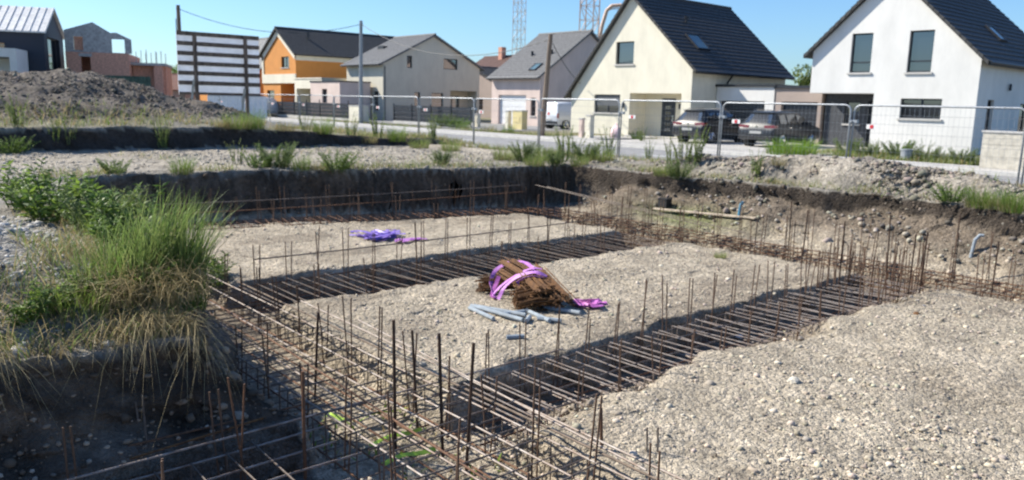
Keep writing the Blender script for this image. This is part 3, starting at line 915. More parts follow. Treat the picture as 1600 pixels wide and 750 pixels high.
def brick_shell():
    h = thing('house_shell', 'unfinished brick house shell with grey block gable and no roof', 'house', (-83, 17.1, 0), RB, local=True)
    b = MB()
    facade(b, 'y', 0, -1, 0, 5.3, 0, lambda u: 5.6, [(1.25, 3.3, 2.05, 5.2, .3), (1.25, 0, 2.1, 2.6, .3)])
    facade(b, 'x', 5.3, 1, 0, 9, 0, lambda u: 5.6)
    b.box(.02, 5.28, 3.6, 3.8, 0, 5.4)  # inner wall added behind the openings to make them dark
    b.box(5.35, 8.3, 2.2, 9, 0, 4.6)
    b.box(7.3, 8.1, 1.2, 2.15, 0, 4.7)
    b.build('brick_wall', M['brick'], h)
    g = MB()
    t = lambda u: float(np.interp(u, [0, 2.4, 3.85, 4.35, 5.6], [7.55, 8.35, 7.45, 7.5, 6.9]))
    facade(g, 'y', .1, -1, 0, 5.6, 5.6, t, [(.7, 5.75, 1.5, 7.0, .25), (3.9, 5.65, 5.0, 6.9, .25)], brk=(2.4, 3.85, 4.35))
    g.build('block_gable', M['block'], h)
    MB().box(.7, 1.5, .4, .5, 5.65, 7.0).build('board', M['brick'], h)
    s = MB().box(.03, 5.27, .35, 9, 5.40, 5.58).box(.03, 5.27, .35, 9, 2.75, 2.95).box(5.3, 8.4, 1.1, 9, 4.62, 4.85).box(1.1, 2.2, -.03, -.004, 2.6, 3.0).box(1.1, 2.2, -.03, -.004, 5.2, 5.5)  # top floor slab added to keep the openings below it dark
    s.build('concrete_slab', M['block'], h)
    for k in range(9):
        MB().tube([(5.8 + k * .3, 1.4 + (k % 3) * 1.2, 4.86), (5.8 + k * .3, 1.4 + (k % 3) * 1.2, 5.9 + .2 * (k % 2))], .035, 5).build('starter_bar', M['galv'], h)
    MB().box(5.5, 7.2, 1.35, 1.5, 2.3, 2.6).build('lintel', M['block'], h)
brick_shell()
def hoarding():
    hd = MB()
    p, q = atz(165, 133, 1.2), atz(228, 134, 1.2)
    d = Vector((-.983, .183, 0))
    a = Vector((-64, 15.5, 0)); b = Vector((-63.4, 18.7, 0))
    n = 12
    for i in range(n):
        s = a.lerp(b, i / n); e = a.lerp(b, (i + .96) / n)
        hd.loft([[(s.x, s.y, 0), (s.x - .12, s.y, 0), (s.x - .12, s.y, 3.2), (s.x, s.y, 3.2)], [(e.x, e.y, 0), (e.x - .12, e.y, 0), (e.x - .12, e.y, 3.2), (e.x, e.y, 3.2)]])
    tag(hd.build('site_fence', M['hedge'], loc=a), 'dark green netted site fence below the brick shell', 'fence')
hoarding()
def shed(label, x, y, wid, dep, hw, hr, mw, mr, name='house'):
    h = thing(name, label, 'house', (x, y, 0), RB, local=True)
    w_ = MB()
    t = gtop(0, hw, dep / 2, hr, dep, hw)
    facade(w_, 'y', 0, -1, 0, wid, 0, lambda u: hw); facade(w_, 'y', dep, 1, 0, wid, 0, lambda u: hw)
    facade(w_, 'x', wid, 1, 0, dep, 0, t, (), brk=(dep / 2,)); facade(w_, 'x', 0, -1, 0, dep, 0, t, (), brk=(dep / 2,))
    w_.build('wall', mw, h)
    roof(h, 'x', dep / 2, hr + .1, [(-.3, hw - .05), (dep + .3, hw - .05)], -.3, wid + .3, mr)
shed('low far house with faded red tiled roof left of the billboard', -112, 32.5, 9, 8, 2.6, 4.6, M['taupe'], M['roofred'])
shed('small pale grey gabled house beside the brick shell', -118, 27.5, 4.5, 10, 4.2, 6.0, M['block'], M['tilegrey'])

# ------------------------------------------------------------------ dark street fence, poles, wires, billboard
def street_fence(x0, x1, y, z1, label, step=2.5):
    f = thing('panel_fence', label, 'fence', ((x0 + x1) / 2, y, .12))
    p = MB()
    n = int((z1 - .3) / .3)
    for k in range(n): p.box(x0, x1, y, y + .05, .3 + k * .3 + .012, .3 + (k + 1) * .3 - .006)
    p.build('slat_panel', M['dark'], f)
    MB().box(x0, x1, y - .06, y + .12, .0, .3).build('plinth', M['kerb'], f)
    k = x0
    while k <= x1 + .01:
        MB().box(k - .05, k + .05, y - .045, y - .003, .3, z1 + .03).build('post', M['dark'], f)
        k += step
street_fence(-73, -55.8, 32.4, 1.75, 'long anthracite slat fence before the orange house, left of the cream letterbox pillars')
street_fence(-53.0, -43.2, 33.6, 1.6, 'anthracite slat fence right of the cream letterbox pillars')

def pillar(x, y, w_, d, h, m, label, cat='pillar', name='masonry_pillar'):
    o = thing(name, label, cat, (x, y, .1))
    MB().box(x - w_ / 2, x + w_ / 2, y - d / 2, y + d / 2, 0, h).build('body', m, o)
    MB().box(x - w_ / 2 - .03, x + w_ / 2 + .03, y - d / 2 - .03, y + d / 2 + .03, h, h + .06).build('cap', M['sill'], o)
    MB().box(x - w_ * .3, x + w_ * .3, y - d / 2 - .02, y - d / 2 - .002, h * .45, h * .75).build('hatch', m, o)
pillar(-54.6, 31.4, 1.5, .9, 1.35, M['cream'], 'cream letterbox pillar at the foot of the tall street pole', name='letterbox_pillar')
pillar(-29.3, 30.9, .32, .32, 1.3, M['cream'], 'slim cream gate post before the left corner of the cream house', name='gate_post')
pillar(-30.2, 31.2, .22, .22, 1.1, M['pink'], 'shorter pinkish gate post left of the cream gate post', name='gate_post')
pillar(-40.1, 35.4, .95, .5, 1.35, M['yellow'], 'pale yellow meter cabinet beside the thin leaning pole', 'cabinet', 'meter_cabinet')
pillar(-41.3, 35.4, .3, .3, 1.3, M['cream'], 'narrow cream post left of the yellow meter cabinet', name='gate_post')
pillar(-44.2, 35.0, .3, .3, 1.0, M['cream'], 'short cream post in the weeds before the pink house', name='gate_post')

def pole(x, y, h, r, m, label, lean=0, loc=None, name='utility_pole'):
    o = thing(name, label, 'pole', (x, y, 0))
    tx, ty = x + lean * .754, y + lean * .657
    MB().tube([(x, y, -.2), (tx, ty, h)], [r * 1.25, r * .85], 8).build('shaft', m, o)
    c = MB()
    c.tube([(tx - .12, ty - .1, h - .25), (tx + .12, ty + .1, h - .25)], .035, 6)
    c.tube([(tx, ty - .12, h - .45), (tx, ty + .12, h - .45)], .035, 6)
    c.build('bracket', M['galv'], o)
    return Vector((tx, ty, h - .25))
pA = pole(-60.8, 20.1, 8.35, .16, M['polewood'], 'tall dark wooden pole at the left edge of the billboard')
pB = pole(-52.6, 30.4, 7.6, .14, M['polemetal'], 'tall grey street pole in front of the beige house', .1)
pC = pole(-32.45, 30.3, 5.65, .13, M['polewood'], 'thin leaning wooden pole in front of the pink house', .35)
def wire(a, b, sag, label, r=.022):
    p = [a.lerp(b, t / 14) - Vector((0, 0, sag * 4 * (t / 14) * (1 - t / 14))) for t in range(15)]
    tag(MB().tube(p, r, 5).build('overhead_cable', M['cable'], loc=a), label, 'cable')
wire(pA, pB, 1.1, 'sagging overhead cable from the billboard pole to the tall grey street pole')
wire(pB, pC, 1.5, 'sagging overhead cable from the tall grey street pole to the thin leaning pole')
wire(pC, Vector((-34.9, 36.0 - .25, 3.2)), .25, 'overhead cable from the thin leaning pole to the cream house')
MB_ = MB().tube([(-60.8 - .2, 20.0, .2), (-60.95, 19.95, 7.4)], .03, 5)
tag(MB_.build('conduit', M['cable'], loc=(-60.95, 20, .2)), 'thin dark conduit clipped alongside the dark wooden pole', 'conduit')

def billboard():
    X, y0, y1, z0, z1 = -38.0, 12.42, 16.33, 1.93, 4.72
    o = thing('billboard', 'large billboard seen from behind, pale sheet on a brown timber frame', 'billboard', (X, 14.4, .8))
    MB().box(X - .06, X - .02, y0, y1, z0, z1).build('sheet', M['panel'], o)
    n = 7
    for k in range(n):
        z = z0 + (z1 - z0 - .1) * k / (n - 1)
        MB().box(X - .015, X + .035, y0, y1, z, z + .19 if k else z + .12).build('rail', M['wood'], o)
    for k, yy in enumerate((y0 + .78, y1 - .72)):
        MB().box(X + .04, X + .13, yy - .08, yy + .08, .4, z1 + .02).build('post', M['wood'], o)
        MB().tube([(X + 1.0, yy - .75, .45), (X + .17, yy - .14, 2.6 - .35 * k)], .06, 6).build('brace', M['woodpale'], o)
billboard()
def low_hoarding():
    f = thing('sheet_hoarding', 'low white ribbed sheet hoarding below the billboard', 'hoarding', (-58, 23, 0))
    p = MB()
    a, b = Vector((-58.2, 21.0)), Vector((-57.6, 25.2))
    n = 46
    pts = []
    for i in range(n + 1):
        q = a.lerp(b, i / n); off = .06 if (i // 2) % 2 else 0
        pts.append((q.x + off, q.y))
    for (ax_, ay), (bx_, by) in zip(pts, pts[1:]): p.poly([(ax_, ay, .25), (bx_, by, .25), (bx_, by, 1.9), (ax_, ay, 1.9)])
    for (ax_, ay), (bx_, by) in zip(pts, pts[1:]): p.poly([(ax_ - .02, ay, .25), (bx_ - .02, by, .25), (bx_ - .02, by, 1.9), (ax_ - .02, ay, 1.9)])
    p.build('sheet', M['hoard'], f)
    MB().tube([(a.x + .1, a.y, 1.92), (b.x + .1, b.y, 1.92)], .03, 6).tube([(a.x + .1, a.y, .3), (b.x + .1, b.y, .3)], .03, 6).build('rail', M['galv'], f)
low_hoarding()

# ------------------------------------------------------------------ vehicles
def vehicle(name, label, cat, st, Wb, paint, glasses, wheels, loc, rz=0, plate=True, suv=True):
    """local: x across, y forward (tail at 0), z up. st: (y, z_bottom, z_belt, z_top, half width sill, belt, top)"""
    o = thing(name, label, cat, loc, rz, local=True)
    rings = []
    for y, zb, zl, zt, wb, wl, wt in st:
        half = [(wb * .9, zb), (wb, zb + .06), (wl * 1.0, (zb + zl) * .5 + .05), (wl, zl - .04), (wl * .985, zl), (wt + .03 if zt - zl > .1 else wl * .95, zt - .10 if zt - zl > .1 else zl + .01), (wt * .9, zt - .02), (wt * .55, zt)]
        rings.append([(x, y, z) for x, z in half] + [(-x, y, z) for x, z in reversed(half)])
    b = MB().loft(rings)
    b.build('body', paint, o, smooth=True, local=True)
    for g in glasses: MB().poly(g).build('pane', M['glass'], o, local=True)
    for x, y, r in wheels:
        s = 1 if x > 0 else -1
        t = MB().tube([(x - s * .2, y, r), (x - s * .19, y, r), (x + s * .0, y, r), (x + s * .02, y, r)], [r * .9, r, r, r * .9], 20)
        wo = t.build('wheel', M['black'], o, local=True)
        rm = MB().tube([(x + s * .0, y, r), (x + s * .028, y, r)], r * .3, 10)
        for k in range(5):
            q = k * 2 * math.pi / 5
            rm.tube([(x + s * .025, y, r), (x + s * .025, y + math.cos(q) * r * .62, r + math.sin(q) * r * .62)], .04, 5)
        rm.tube([(x + s * .022, y + math.cos(q) * r * .64, r + math.sin(q) * r * .64) for q in [i * math.pi / 10 for i in range(21)]], .025, 5)
        rm.build('rim', M['chrome'], wo, local=True)
        MB().tube([(x - s * .26, y, r + .02), (x + s * .012, y, r + .02)], r * 1.14, 20).build('wheel_arch', M['black'], o, local=True)
    return o

def suv(label, loc, paint, rz=0):
    st = [(0.0, .42, .74, .76, .78, .84, .70), (.03, .36, .80, .83, .84, .90, .74), (.10, .34, 1.02, 1.05, .87, .92, .76), (.18, .32, 1.06, 1.13, .88, .925, .70),
          (.48, .30, 1.07, 1.55, .89, .93, .62), (.62, .28, 1.07, 1.62, .89, .93, .60), (1.3, .26, 1.06, 1.665, .90, .93, .62), (2.2, .26, 1.04, 1.66, .90, .93, .62),
          (2.75, .26, 1.03, 1.57, .90, .93, .60), (3.45, .27, 1.02, 1.07, .89, .92, .66), (4.1, .30, .92, .96, .87, .90, .62), (4.42, .36, .76, .78, .80, .82, .55)]
    def side(y0, y1, z1a, z1b, s):
        f = lambda y, z: np.interp(z, [1.06, 1.6], [.933, .665])
        return [(s * (f(0, 1.1) + .012), y0, 1.1), (s * (f(0, 1.1) + .012), y1, 1.08), (s * (f(0, z1b) + .014), y1 - (.42 if z1b < 1.3 else .0), z1b), (s * (f(0, z1a) + .014), y0 + .12, z1a)]
    gl = [[(-.66, .165, 1.10), (.66, .165, 1.10), (.56, .445, 1.50), (-.56, .445, 1.50)]]
    for s in (1, -1):
        gl += [side(.55, 1.15, 1.46, 1.52, s), side(1.22, 2.0, 1.5, 1.52, s), [(s * .945, 2.06, 1.09), (s * .945, 3.1, 1.07), (s * .80, 2.72, 1.42), (s * .72, 2.2, 1.52)]]
    gl.append([(-.72, 3.36, 1.10), (.72, 3.36, 1.10), (.57, 2.80, 1.53), (-.57, 2.80, 1.53)])
    wh = [(s * .90, y, .34) for s in (1, -1) for y in (.82, 3.45)]
    o = vehicle('parked_car', label, 'car', st, None, paint, gl, wh, loc, rz)
    for s in (1, -1):
        MB().loft([[(s * .93, .06, .86), (s * .40, .045, .86), (s * .40, .055, 1.0), (s * .93, .07, 1.02)], [(s * .935, .36, .90), (s * .40, .2, .90), (s * .40, .2, 1.0), (s * .935, .36, 1.02)]]).build('tail_lamp', M['tailred'], o, local=True)
        MB().loft([[(s * .95, 2.95, 1.06), (s * 1.1, 2.95, 1.06), (s * 1.1, 2.95, 1.18), (s * .95, 2.95, 1.18)], [(s * .95, 3.08, 1.07), (s * 1.08, 3.05, 1.07), (s * 1.08, 3.05, 1.16), (s * .95, 3.08, 1.16)]]).build('mirror', paint, o, local=True)
        MB().tube([(s * .60, .8, 1.67), (s * .63, 1.0, 1.70), (s * .63, 2.2, 1.70), (s * .60, 2.4, 1.66)], .018, 5).build('roof_rail', M['chrome'], o, local=True)
        for y in (1.35, 2.2): MB().box(min(s * .93, s * .955), max(s * .93, s * .955), y, y + .18, .9, .93).build('door_handle', M['chrome'], o, local=True)
    MB().box(-.30, .30, -.012, .045, .62, .74).build('number_plate', M['plate'], o, local=True)
    MB().box(-.86, .86, -.03, .05, .36, .52).build('bumper', M['black'], o, local=True)
    MB().loft([[(-.60, .44, 1.56), (.60, .44, 1.56), (.60, .44, 1.60), (-.60, .44, 1.60)], [(-.58, .66, 1.60), (.58, .66, 1.60), (.58, .66, 1.64), (-.58, .66, 1.64)]]).build('spoiler', paint, o, local=True)
    MB().tube([(0, .075, .93), (0, .05, .93)], .06, 12).build('badge', M['chrome'], o, local=True)
    for s in (1, -1): MB().tube([(s * .55, -.02, .40), (s * .55, .1, .40)], .035, 8).build('exhaust_tip', M['chrome'], o, local=True)
    return o
suv('dark SUV parked left, before the white garage, partly behind the fence clamp', (-23.85, 32.1, .135), M['carpaint'])
suv('dark grey SUV parked right, nose towards the taupe brown garage', (-20.15, 32.3, .135), M['carpaint2'])

def van():
    st = [(0.0, .40, .9, .95, .82, .86, .76), (.04, .34, .98, 1.75, .86, .89, .80), (.12, .3, 1.0, 1.86, .87, .90, .78), (1.2, .28, 1.0, 1.9, .88, .90, .78), (2.6, .28, 1.0, 1.88, .88, .90, .76),
          (3.1, .28, 1.0, 1.62, .88, .90, .70), (3.6, .3, 1.0, 1.12, .87, .89, .66), (4.2, .36, .85, .9, .80, .84, .60)]
    gl = [[(-.70, -.005 + .03, 1.12), (-.06, .03 - .005, 1.12), (-.06, .045, 1.66), (-.64, .045, 1.66)], [(.70, .025, 1.12), (.06, .025, 1.12), (.06, .045, 1.66), (.64, .045, 1.66)]]
    for s in (1, -1): gl.append([(s * .915, 2.2, 1.05), (s * .915, 3.25, 1.05), (s * .80, 2.95, 1.55), (s * .82, 2.25, 1.6)])
    wh = [(s * .88, y, .33) for s in (1, -1) for y in (.8, 3.4)]
    o = vehicle('parked_van', 'small white van parked between the pink house and the cream house', 'van', st, None, M['vanpaint'], gl, wh, (-40.6, 38.6, .13))
    for s in (1, -1):
        MB().box(min(s * .80, s * .9), max(s * .80, s * .9), -.02, .1, .75, 1.1).build('tail_lamp', M['tailred'], o, local=True)
    MB().box(-.28, .28, -.03, .04, .58, .70).build('number_plate', M['plate'], o, local=True)
    MB().box(-.84, .84, -.05, .05, .36, .54).build('bumper', M['dark'], o, local=True)
van()
def small_van():
    st = [(0.0, .40, .9, .95, .82, .86, .76), (.06, .34, .98, 1.6, .86, .89, .78), (.2, .3, 1.0, 1.8, .87, .90, .76), (2.2, .28, 1.0, 1.82, .88, .90, .76),
          (2.9, .28, 1.0, 1.6, .88, .90, .70), (3.4, .3, 1.0, 1.12, .87, .89, .66), (4.1, .36, .85, .9, .80, .84, .60)]
    gl = [[(-.70, .03, 1.08), (.70, .03, 1.08), (.64, .055, 1.55), (-.64, .055, 1.55)]]
    wh = [(s * .88, y, .33) for s in (1, -1) for y in (.8, 3.3)]
    o = vehicle('parked_van', 'pale silver van parked before the orange house', 'van', st, None, M['vanpaint'], gl, wh, (-70.6, 29.6, .05), R(35))
    for s in (1, -1):
        MB().box(min(s * .80, s * .9), max(s * .80, s * .9), -.02, .1, .75, 1.1).build('tail_lamp', M['tailred'], o, local=True)
small_van()

# ------------------------------------------------------------------ cranes far behind
def crane(x, y, w_, h, m, label, jib):
    o = thing('tower_crane', label, 'crane', (x, y, 0), R(20), local=True)
    mb = MB(); s = w_ / 2
    for a in (-1, 1):
        for b in (-1, 1): mb.tube([(a * s, b * s, 0), (a * s, b * s, h)], w_ * .045, 4)
    n = int(h / (w_ * .95))
    for k in range(n):
        z0, z1 = h * k / n, h * (k + 1) / n
        for a in (-1, 1):
            p, q = (1, -1) if k % 2 else (-1, 1)
            mb.tube([(p * s, a * s, z0), (q * s, a * s, z1)], w_ * .026, 4)
            mb.tube([(a * s, p * s, z0), (a * s, q * s, z1)], w_ * .026, 4)
            mb.tube([(-s, a * s, z1), (s, a * s, z1)], w_ * .024, 4)
            mb.tube([(a * s, -s, z1), (a * s, s, z1)], w_ * .024, 4)
    mb.build('mast', m, o, local=True)
    j = MB(); q = w_ * .5
    L = jib
    for a in ((-q, 0), (q, 0), (0, q * 1.8)):
        j.tube([(a[0], -L * .3, h + 1.5 + a[1]), (a[0], L, h + 1.5 + a[1])], .09, 4)
    for k in range(int(L * 1.3 / 2)):
        v = -L * .3 + k * 2
        j.tube([(-q, v, h + 1.5), (0, v + 1, h + 1.5 + q * 1.8)], .06, 4); j.tube([(q, v, h + 1.5), (0, v + 1, h + 1.5 + q * 1.8)], .06, 4)
    j.build('jib', m, o, local=True)
    MB().loft([[(s, -.9, h), (s + 1.4, -.9, h), (s + 1.4, .9, h), (s, .9, h)], [(s, -.9, h + 2), (s + 1.4, -.9, h + 2), (s + 1.4, .7, h + 2), (s, .7, h + 2)]]).build('cab', M['whiteplastic'], o, local=True)
crane(-130.9, 114.7, 2.0, 48, M['cranered'], 'grey lattice crane mast above the roof of the pink house', 40)
crane(-73.4, 76.5, 1.9, 40, M['craneor'], 'rust coloured lattice crane mast behind the cream house roof', 30)
def boom():
    x, y = -74.0, 81.0
    o = thing('concrete_pump_boom', 'curved boom of a concrete pump beside the rust coloured crane', 'pump boom', (x, y, 0))
    d = Vector((.754, .657, 0))
    pt = lambda u, z: tuple(Vector((x, y, z)) + d * (u - .75))
    b = MB()
    b.tube([pt(-.9, 0), pt(-.9, 8), pt(-.2, 12.4), pt(.35, 14.4), pt(1.0, 15.0), pt(2.2, 15.1), pt(3.0, 14.6)], .26, 6)
    b.build('boom_arm', M['craneor'], o)
    MB().tube([pt(-.35, 12.2), pt(.2, 14.2), pt(1.0, 14.6), pt(2.2, 14.7)], .08, 6).build('hose', M['cranered'], o)
    MB().box(x - 2.2, x + .9, y - 1.3, y + 1.3, 0, 1.2).build('base', M['craneor'], o)
boom()

# ------------------------------------------------------------------ site fence
def site_panel():
    o = thing('mesh_fence', '', 'fence panel', (0, 0, 0), local=True)
    Wd, zt, zb, r = 3.44, 2.0, .14, .15
    arc = lambda cx, cz, a0, a1: [(cx + r * math.cos(R(a0 + (a1 - a0) * k / 5)), 0, cz + r * math.sin(R(a0 + (a1 - a0) * k / 5))) for k in range(6)]
    fr = MB()
    fr.tube([(0, 0, 0)] + arc(r, zt - r, 180, 90) + arc(Wd - r, zt - r, 90, 0) + [(Wd, 0, 0)], .021, 8)
    fr.tube([(0, 0, zb + .06), (Wd, 0, zb + .06)], .016, 6)
    fr.build('frame', M['galv'], o, smooth=True, local=True)
    wm = MB()
    for k in range(1, 34):
        x = Wd * k / 34
        wm.tube([(x, .012, zb + .06), (x, .012, zt - .01)], .0019, 3, False)
    for k in range(9):
        z = zb + .25 + k * .2
        wm.tube([(.02, -.006, z), (Wd - .02, -.006, z)], .003, 3, False)
    wm.build('wire_mesh', M['galv'], o, local=True)
    t = MB().box(.32, .56, -.030, -.02, 1.48, 1.58)
    tg = t.build('tag_plate', M['whitetag'], o, local=True)
    MB().box(.40, .48, -.036, -.0305, 1.49, 1.57).build('tag_stripe', M['redtag'], tg, local=True)
    c = MB().box(-.06, .10, -.05, .05, 1.60, 1.67)
    c.tube([(-.03, -.085, 1.635), (-.03, .06, 1.635)], .03, 8)
    c.build('clamp', M['galv'], o, local=True)
    return o
proto = site_panel()
FX0, FY = -5.08, 17.7
where = ['at the right edge, cut off by the frame', 'rightmost full panel, before the white house windows', 'before the two parked cars and the bright green shrub', 'before the porch of the cream house',
         'behind the tall weeds left of the cream house corner', 'before the yellow meter cabinet and the pink house', 'left of the pink house, beside the yellow green bush', 'before the shaded gable of the beige house',
         'below the tall grey street pole', 'before the cream letterbox pillar', 'before the pink annex', 'before the silver van', 'at the left end, beside the billboard post']
for i in range(-1, 12):
    lab = 'galvanised mesh fence panel ' + where[i + 1]
    x = FX0 - 3.5 * (i + 1) + .03
    p = proto if i == -1 else dup(proto, (0, 0, 0))
    p.location = (x, FY + rnd.uniform(-.02, .02), .04 + rnd.uniform(-.02, .02))
    p.rotation_euler = (rnd.uniform(-.02, .02), 0, rnd.uniform(-.012, .012))
    p['label'] = lab; p['group'] = 'mesh panels of the site fence'
    if i == -1: p.rotation_euler = (0, R(1.5), 0)

# ------------------------------------------------------------------ reinforcement cages in the trenches
M['starter'] = mat('weathered bar', (.165, .095, .055), .8, .1, nscale=14, namp=.35, c2=(.09, .055, .038))
def child_copy(src, parent, loc, rz=0):
    c = src.copy(); col.objects.link(c); c.parent = parent; c.location = loc; c.rotation_euler = (rnd.uniform(-.06, .06), rnd.uniform(-.05, .05), rz)
    return c
BARS = {}
def cage(label, loc, rz, L, Wd, zb, zt, step, st_mat, long_mat, starters, nlong=4, sr=.0075, seed=1, h0=.45, gap=None):
    """local x runs along the trench from 0 to L, starters: list of (u, side, height, thick)"""
    r_ = random.Random(seed)
    o = thing('rebar_cage', label, 'rebar cage', loc, rz, group='rebar cages lying in the foundation trenches', local=True)
    hw = Wd / 2
    hoop = MB().tube([(0, -hw, zb), (0, hw, zb), (0, hw, zt), (0, -hw - .08, zt + .004)], sr, 5).tube([(0, -hw, zb), (0, -hw, zt)], sr, 5).build('stirrup', st_mat, o, local=True)
    n = int(L / step); first = True
    for k in range(n):
        u = step * (k + .5) + r_.uniform(-.025, .025)
        if first: hoop.location = (u, 0, 0); first = False
        else:
            c = child_copy(hoop, o, (u, r_.uniform(-.03, .03), r_.uniform(-.02, .012)))
            c.rotation_euler = (r_.uniform(-.03, .03), r_.uniform(-.08, .08), r_.uniform(-.05, .05))
    for zz, mm in ((zb + .015, M['rust']), (zt - .018, long_mat)):
        for k in range(nlong):
            v = -hw + .03 + (Wd - .06) * k / (nlong - 1)
            pts = [(u, v + r_.uniform(-.015, .015), zz + r_.uniform(-.012, .012)) for u in np.linspace(r_.uniform(-.3, 0), L + r_.uniform(-.2, .2), 9)]
            MB().tube(pts, .009, 6).build('long_bar', mm, o, local=True)
    protos = {}
    for u, side, hgt, thick in starters:
        key = (round(hgt, 1), thick)
        tilt = (r_.uniform(-.07, .07), r_.uniform(-.06, .06), 0)
        if key not in protos:
            b = MB().tube([(0, 0, 0), (r_.uniform(-.008, .008), r_.uniform(-.008, .008), key[0] * .5), (0, 0, key[0])], .012 if thick else .0075, 6).build('starter_bar', M['rustd'] if thick else M['starter'], o, local=True)
            protos[key] = b
        else: b = child_copy(protos[key], o, (0, 0, 0))
        b.location = (u, side * (hw - .03), zb); b.rotation_euler = tilt
    return o

def pairs(us, sides, h, r_, thick=False, dz=.12):
    out = []
    for u in us:
        for s in sides:
            hh = h + r_.uniform(-dz, dz)
            out += [(u, s, hh, thick), (u + .06, s, hh - r_.uniform(0, .05), thick)]
    return out
r1 = random.Random(3)
PI2 = math.pi / 2
# T2: the trench in front of the centre pad; runs in y
cage('rebar cage in the sunny front trench between the central pad and the right pad', (-5.16, 4.1, 0), PI2, 8.5, .98, -1.06, -.73, .165, M['steelpale'], M['steel'],
     pairs(np.arange(.5, 8.4, .46), (1,), .88, r1) + pairs(np.arange(.3, 8.4, .55), (-1,), .66, r1) + pairs(np.arange(6.6, 8.5, .3), (-1, 1), .95, r1) + [(7.6, 1, 1.3, True), (7.9, -1, 1.25, True), (8.3, -1, 1.2, True)], seed=11)
cage('rebar cage of the front trench in the shade below the grassy bank', (-5.16, -1.6, 0), PI2, 4.3, .98, -1.06, -.76, .27, M['steel'], M['steelpale'],
     pairs((.4, 1.5, 2.6, 3.6), (1,), .8, r1) + pairs((1.6, 2.9), (-1,), .7, r1), seed=12)
# T1: between back pad and central pad
cage('rebar cage in the middle trench behind the central pad', (-10.0, 4.1, 0), PI2, 8.5, 1.36, -1.06, -.74, .19, M['steel'], M['rust'],
     pairs(np.arange(.3, 8.5, .48), (1,), .95, r1) + pairs(np.arange(.6, 8.5, .8), (-1,), .8, r1) + [(3.1, 1, 1.0, True), (6.1, 1, 1.0, True)], seed=13)
# T0: below the dark left wall
a0, b0 = Vector((-16.05, 4.3, 0)), Vector((-14.15, 13.4, 0))
cage('rebar cage in the far trench below the dark left earth wall', a0, math.atan2((b0 - a0).y, (b0 - a0).x), (b0 - a0).length, .9, -1.06, -.66, .2, M['rust'], M['rust'],
     pairs(np.arange(.4, 9, .5), (1,), 1.0, r1) + pairs(np.arange(.7, 9, .9), (-1,), .85, r1), seed=14)
# T3: along the near left side, foreground
cage('long rebar cage in the near trench running to the bottom right corner', (-16.2, 3.4, 0), 0, 15.4, 1.14, -1.02, -.62, .23, M['steel'], M['steelpale'],
     pairs(np.arange(5.6, 15.2, .58), (1,), .80, r1) + pairs(np.arange(5.9, 15.2, .72), (-1,), .8, r1), nlong=5, seed=15)
# T4: along the far right wall
cage('long rebar cage in the far trench along the right earth slope', (-14.2, 13.15, 0), 0, 15.5, 1.04, -1.0, -.66, .19, M['rust'], M['rust'],
     pairs(np.arange(.5, 15, .5), (1,), 1.0, r1) + pairs(np.arange(.8, 8, .8), (-1,), .9, r1) + pairs(np.arange(8.2, 11.5, .4), (-1,), .95, r1) + [(8.9, -1, 1.3, True), (9.5, 1, 1.3, True), (7.4, -1, 1.2, True), (6.6, 1, 1.2, True), (10.4, -1, 1.1, True), (11.3, 1, 1.1, True)], seed=16)

def vbar(px, pb, pt, zb, r, m, label, grp, dx=0, name='rebar_rod'):
    b = atz(px, pb, zb)
    d = ray(px + dx, pt)
    t = math.hypot(b.x, b.y) / math.hypot(d.x, d.y)
    top = Vector((d.x * t, d.y * t, EYE + d.z * t))
    mb = MB().tube([b, b.lerp(top, .5) + Vector((.006, -.004, 0)), top], r, 7)
    for k in range(6):   # rib rings of the ribbed steel
        q = b.lerp(top, .3 + k * .11)
        mb.tube([q, q.lerp(top, .01)], r * 1.18, 7)
    return tag(mb.build(name, m, loc=b), label, 'rebar', grp)
G1 = 'tall rusty bars standing in the near trench crossing'
for px, pb, pt, dx, rr, lab in [
    (618, 705, 500, -3, .0135, 'tall dark doubled bar, leftmost of the four beside the central pad corner'),
    (652, 668, 516, -8, .012, 'dark rusty bar, second of the four beside the central pad corner'),
    (692, 718, 521, -6, .0135, 'dark rusty bar, third of the four, before the trench mouth'),
    (728, 742, 536, 12, .0135, 'dark rusty bar leaning right, last of the four before the trench mouth'),
    (492, 625, 488, 5, .012, 'dark bar standing before the rounded left corner of the central pad'),
    (477, 748, 580, -4, .0135, 'orange rusty bar standing in the shadow edge at the bottom'),
    (940, 760, 637, -1, .013, 'brown rusty bar standing against the bright gravel at the bottom centre')]:
    vbar(px, pb, pt, -1.0, rr, M['rustd'] if 'orange' not in lab and 'brown' not in lab else M['rust'], lab, G1, dx)
G2 = 'thin bars standing in the near trench'
for px, pb, pt, dx, lab in [
    (236, 752, 617, -14, 'thin tilted bar with a shiny tip in the bank shadow, right of its pair'), (228, 740, 628, -16, 'thin tilted bar in the bank shadow, left of its pair'),
    (384, 752, 590, -28, 'rusty bar leaning left where the three loose bars cross it'), (376, 752, 600, 6, 'rusty bar standing right behind the leaning bar in the shade'),
    (1010, 752, 668, 1, 'thin bar on the bright gravel, left of the first bottom pair'), (1026, 752, 668, 2, 'thin bar on the bright gravel, right of the first bottom pair'),
    (1112, 760, 712, 1, 'short bar end at the bottom edge, left of the second pair'), (1118, 760, 708, 1, 'short bar end at the bottom edge, right of the second pair')]:
    vbar(px, pb, pt, -.95, .0075, M['rust'] if 'rusty' in lab else M['steel'], lab, G2, dx)

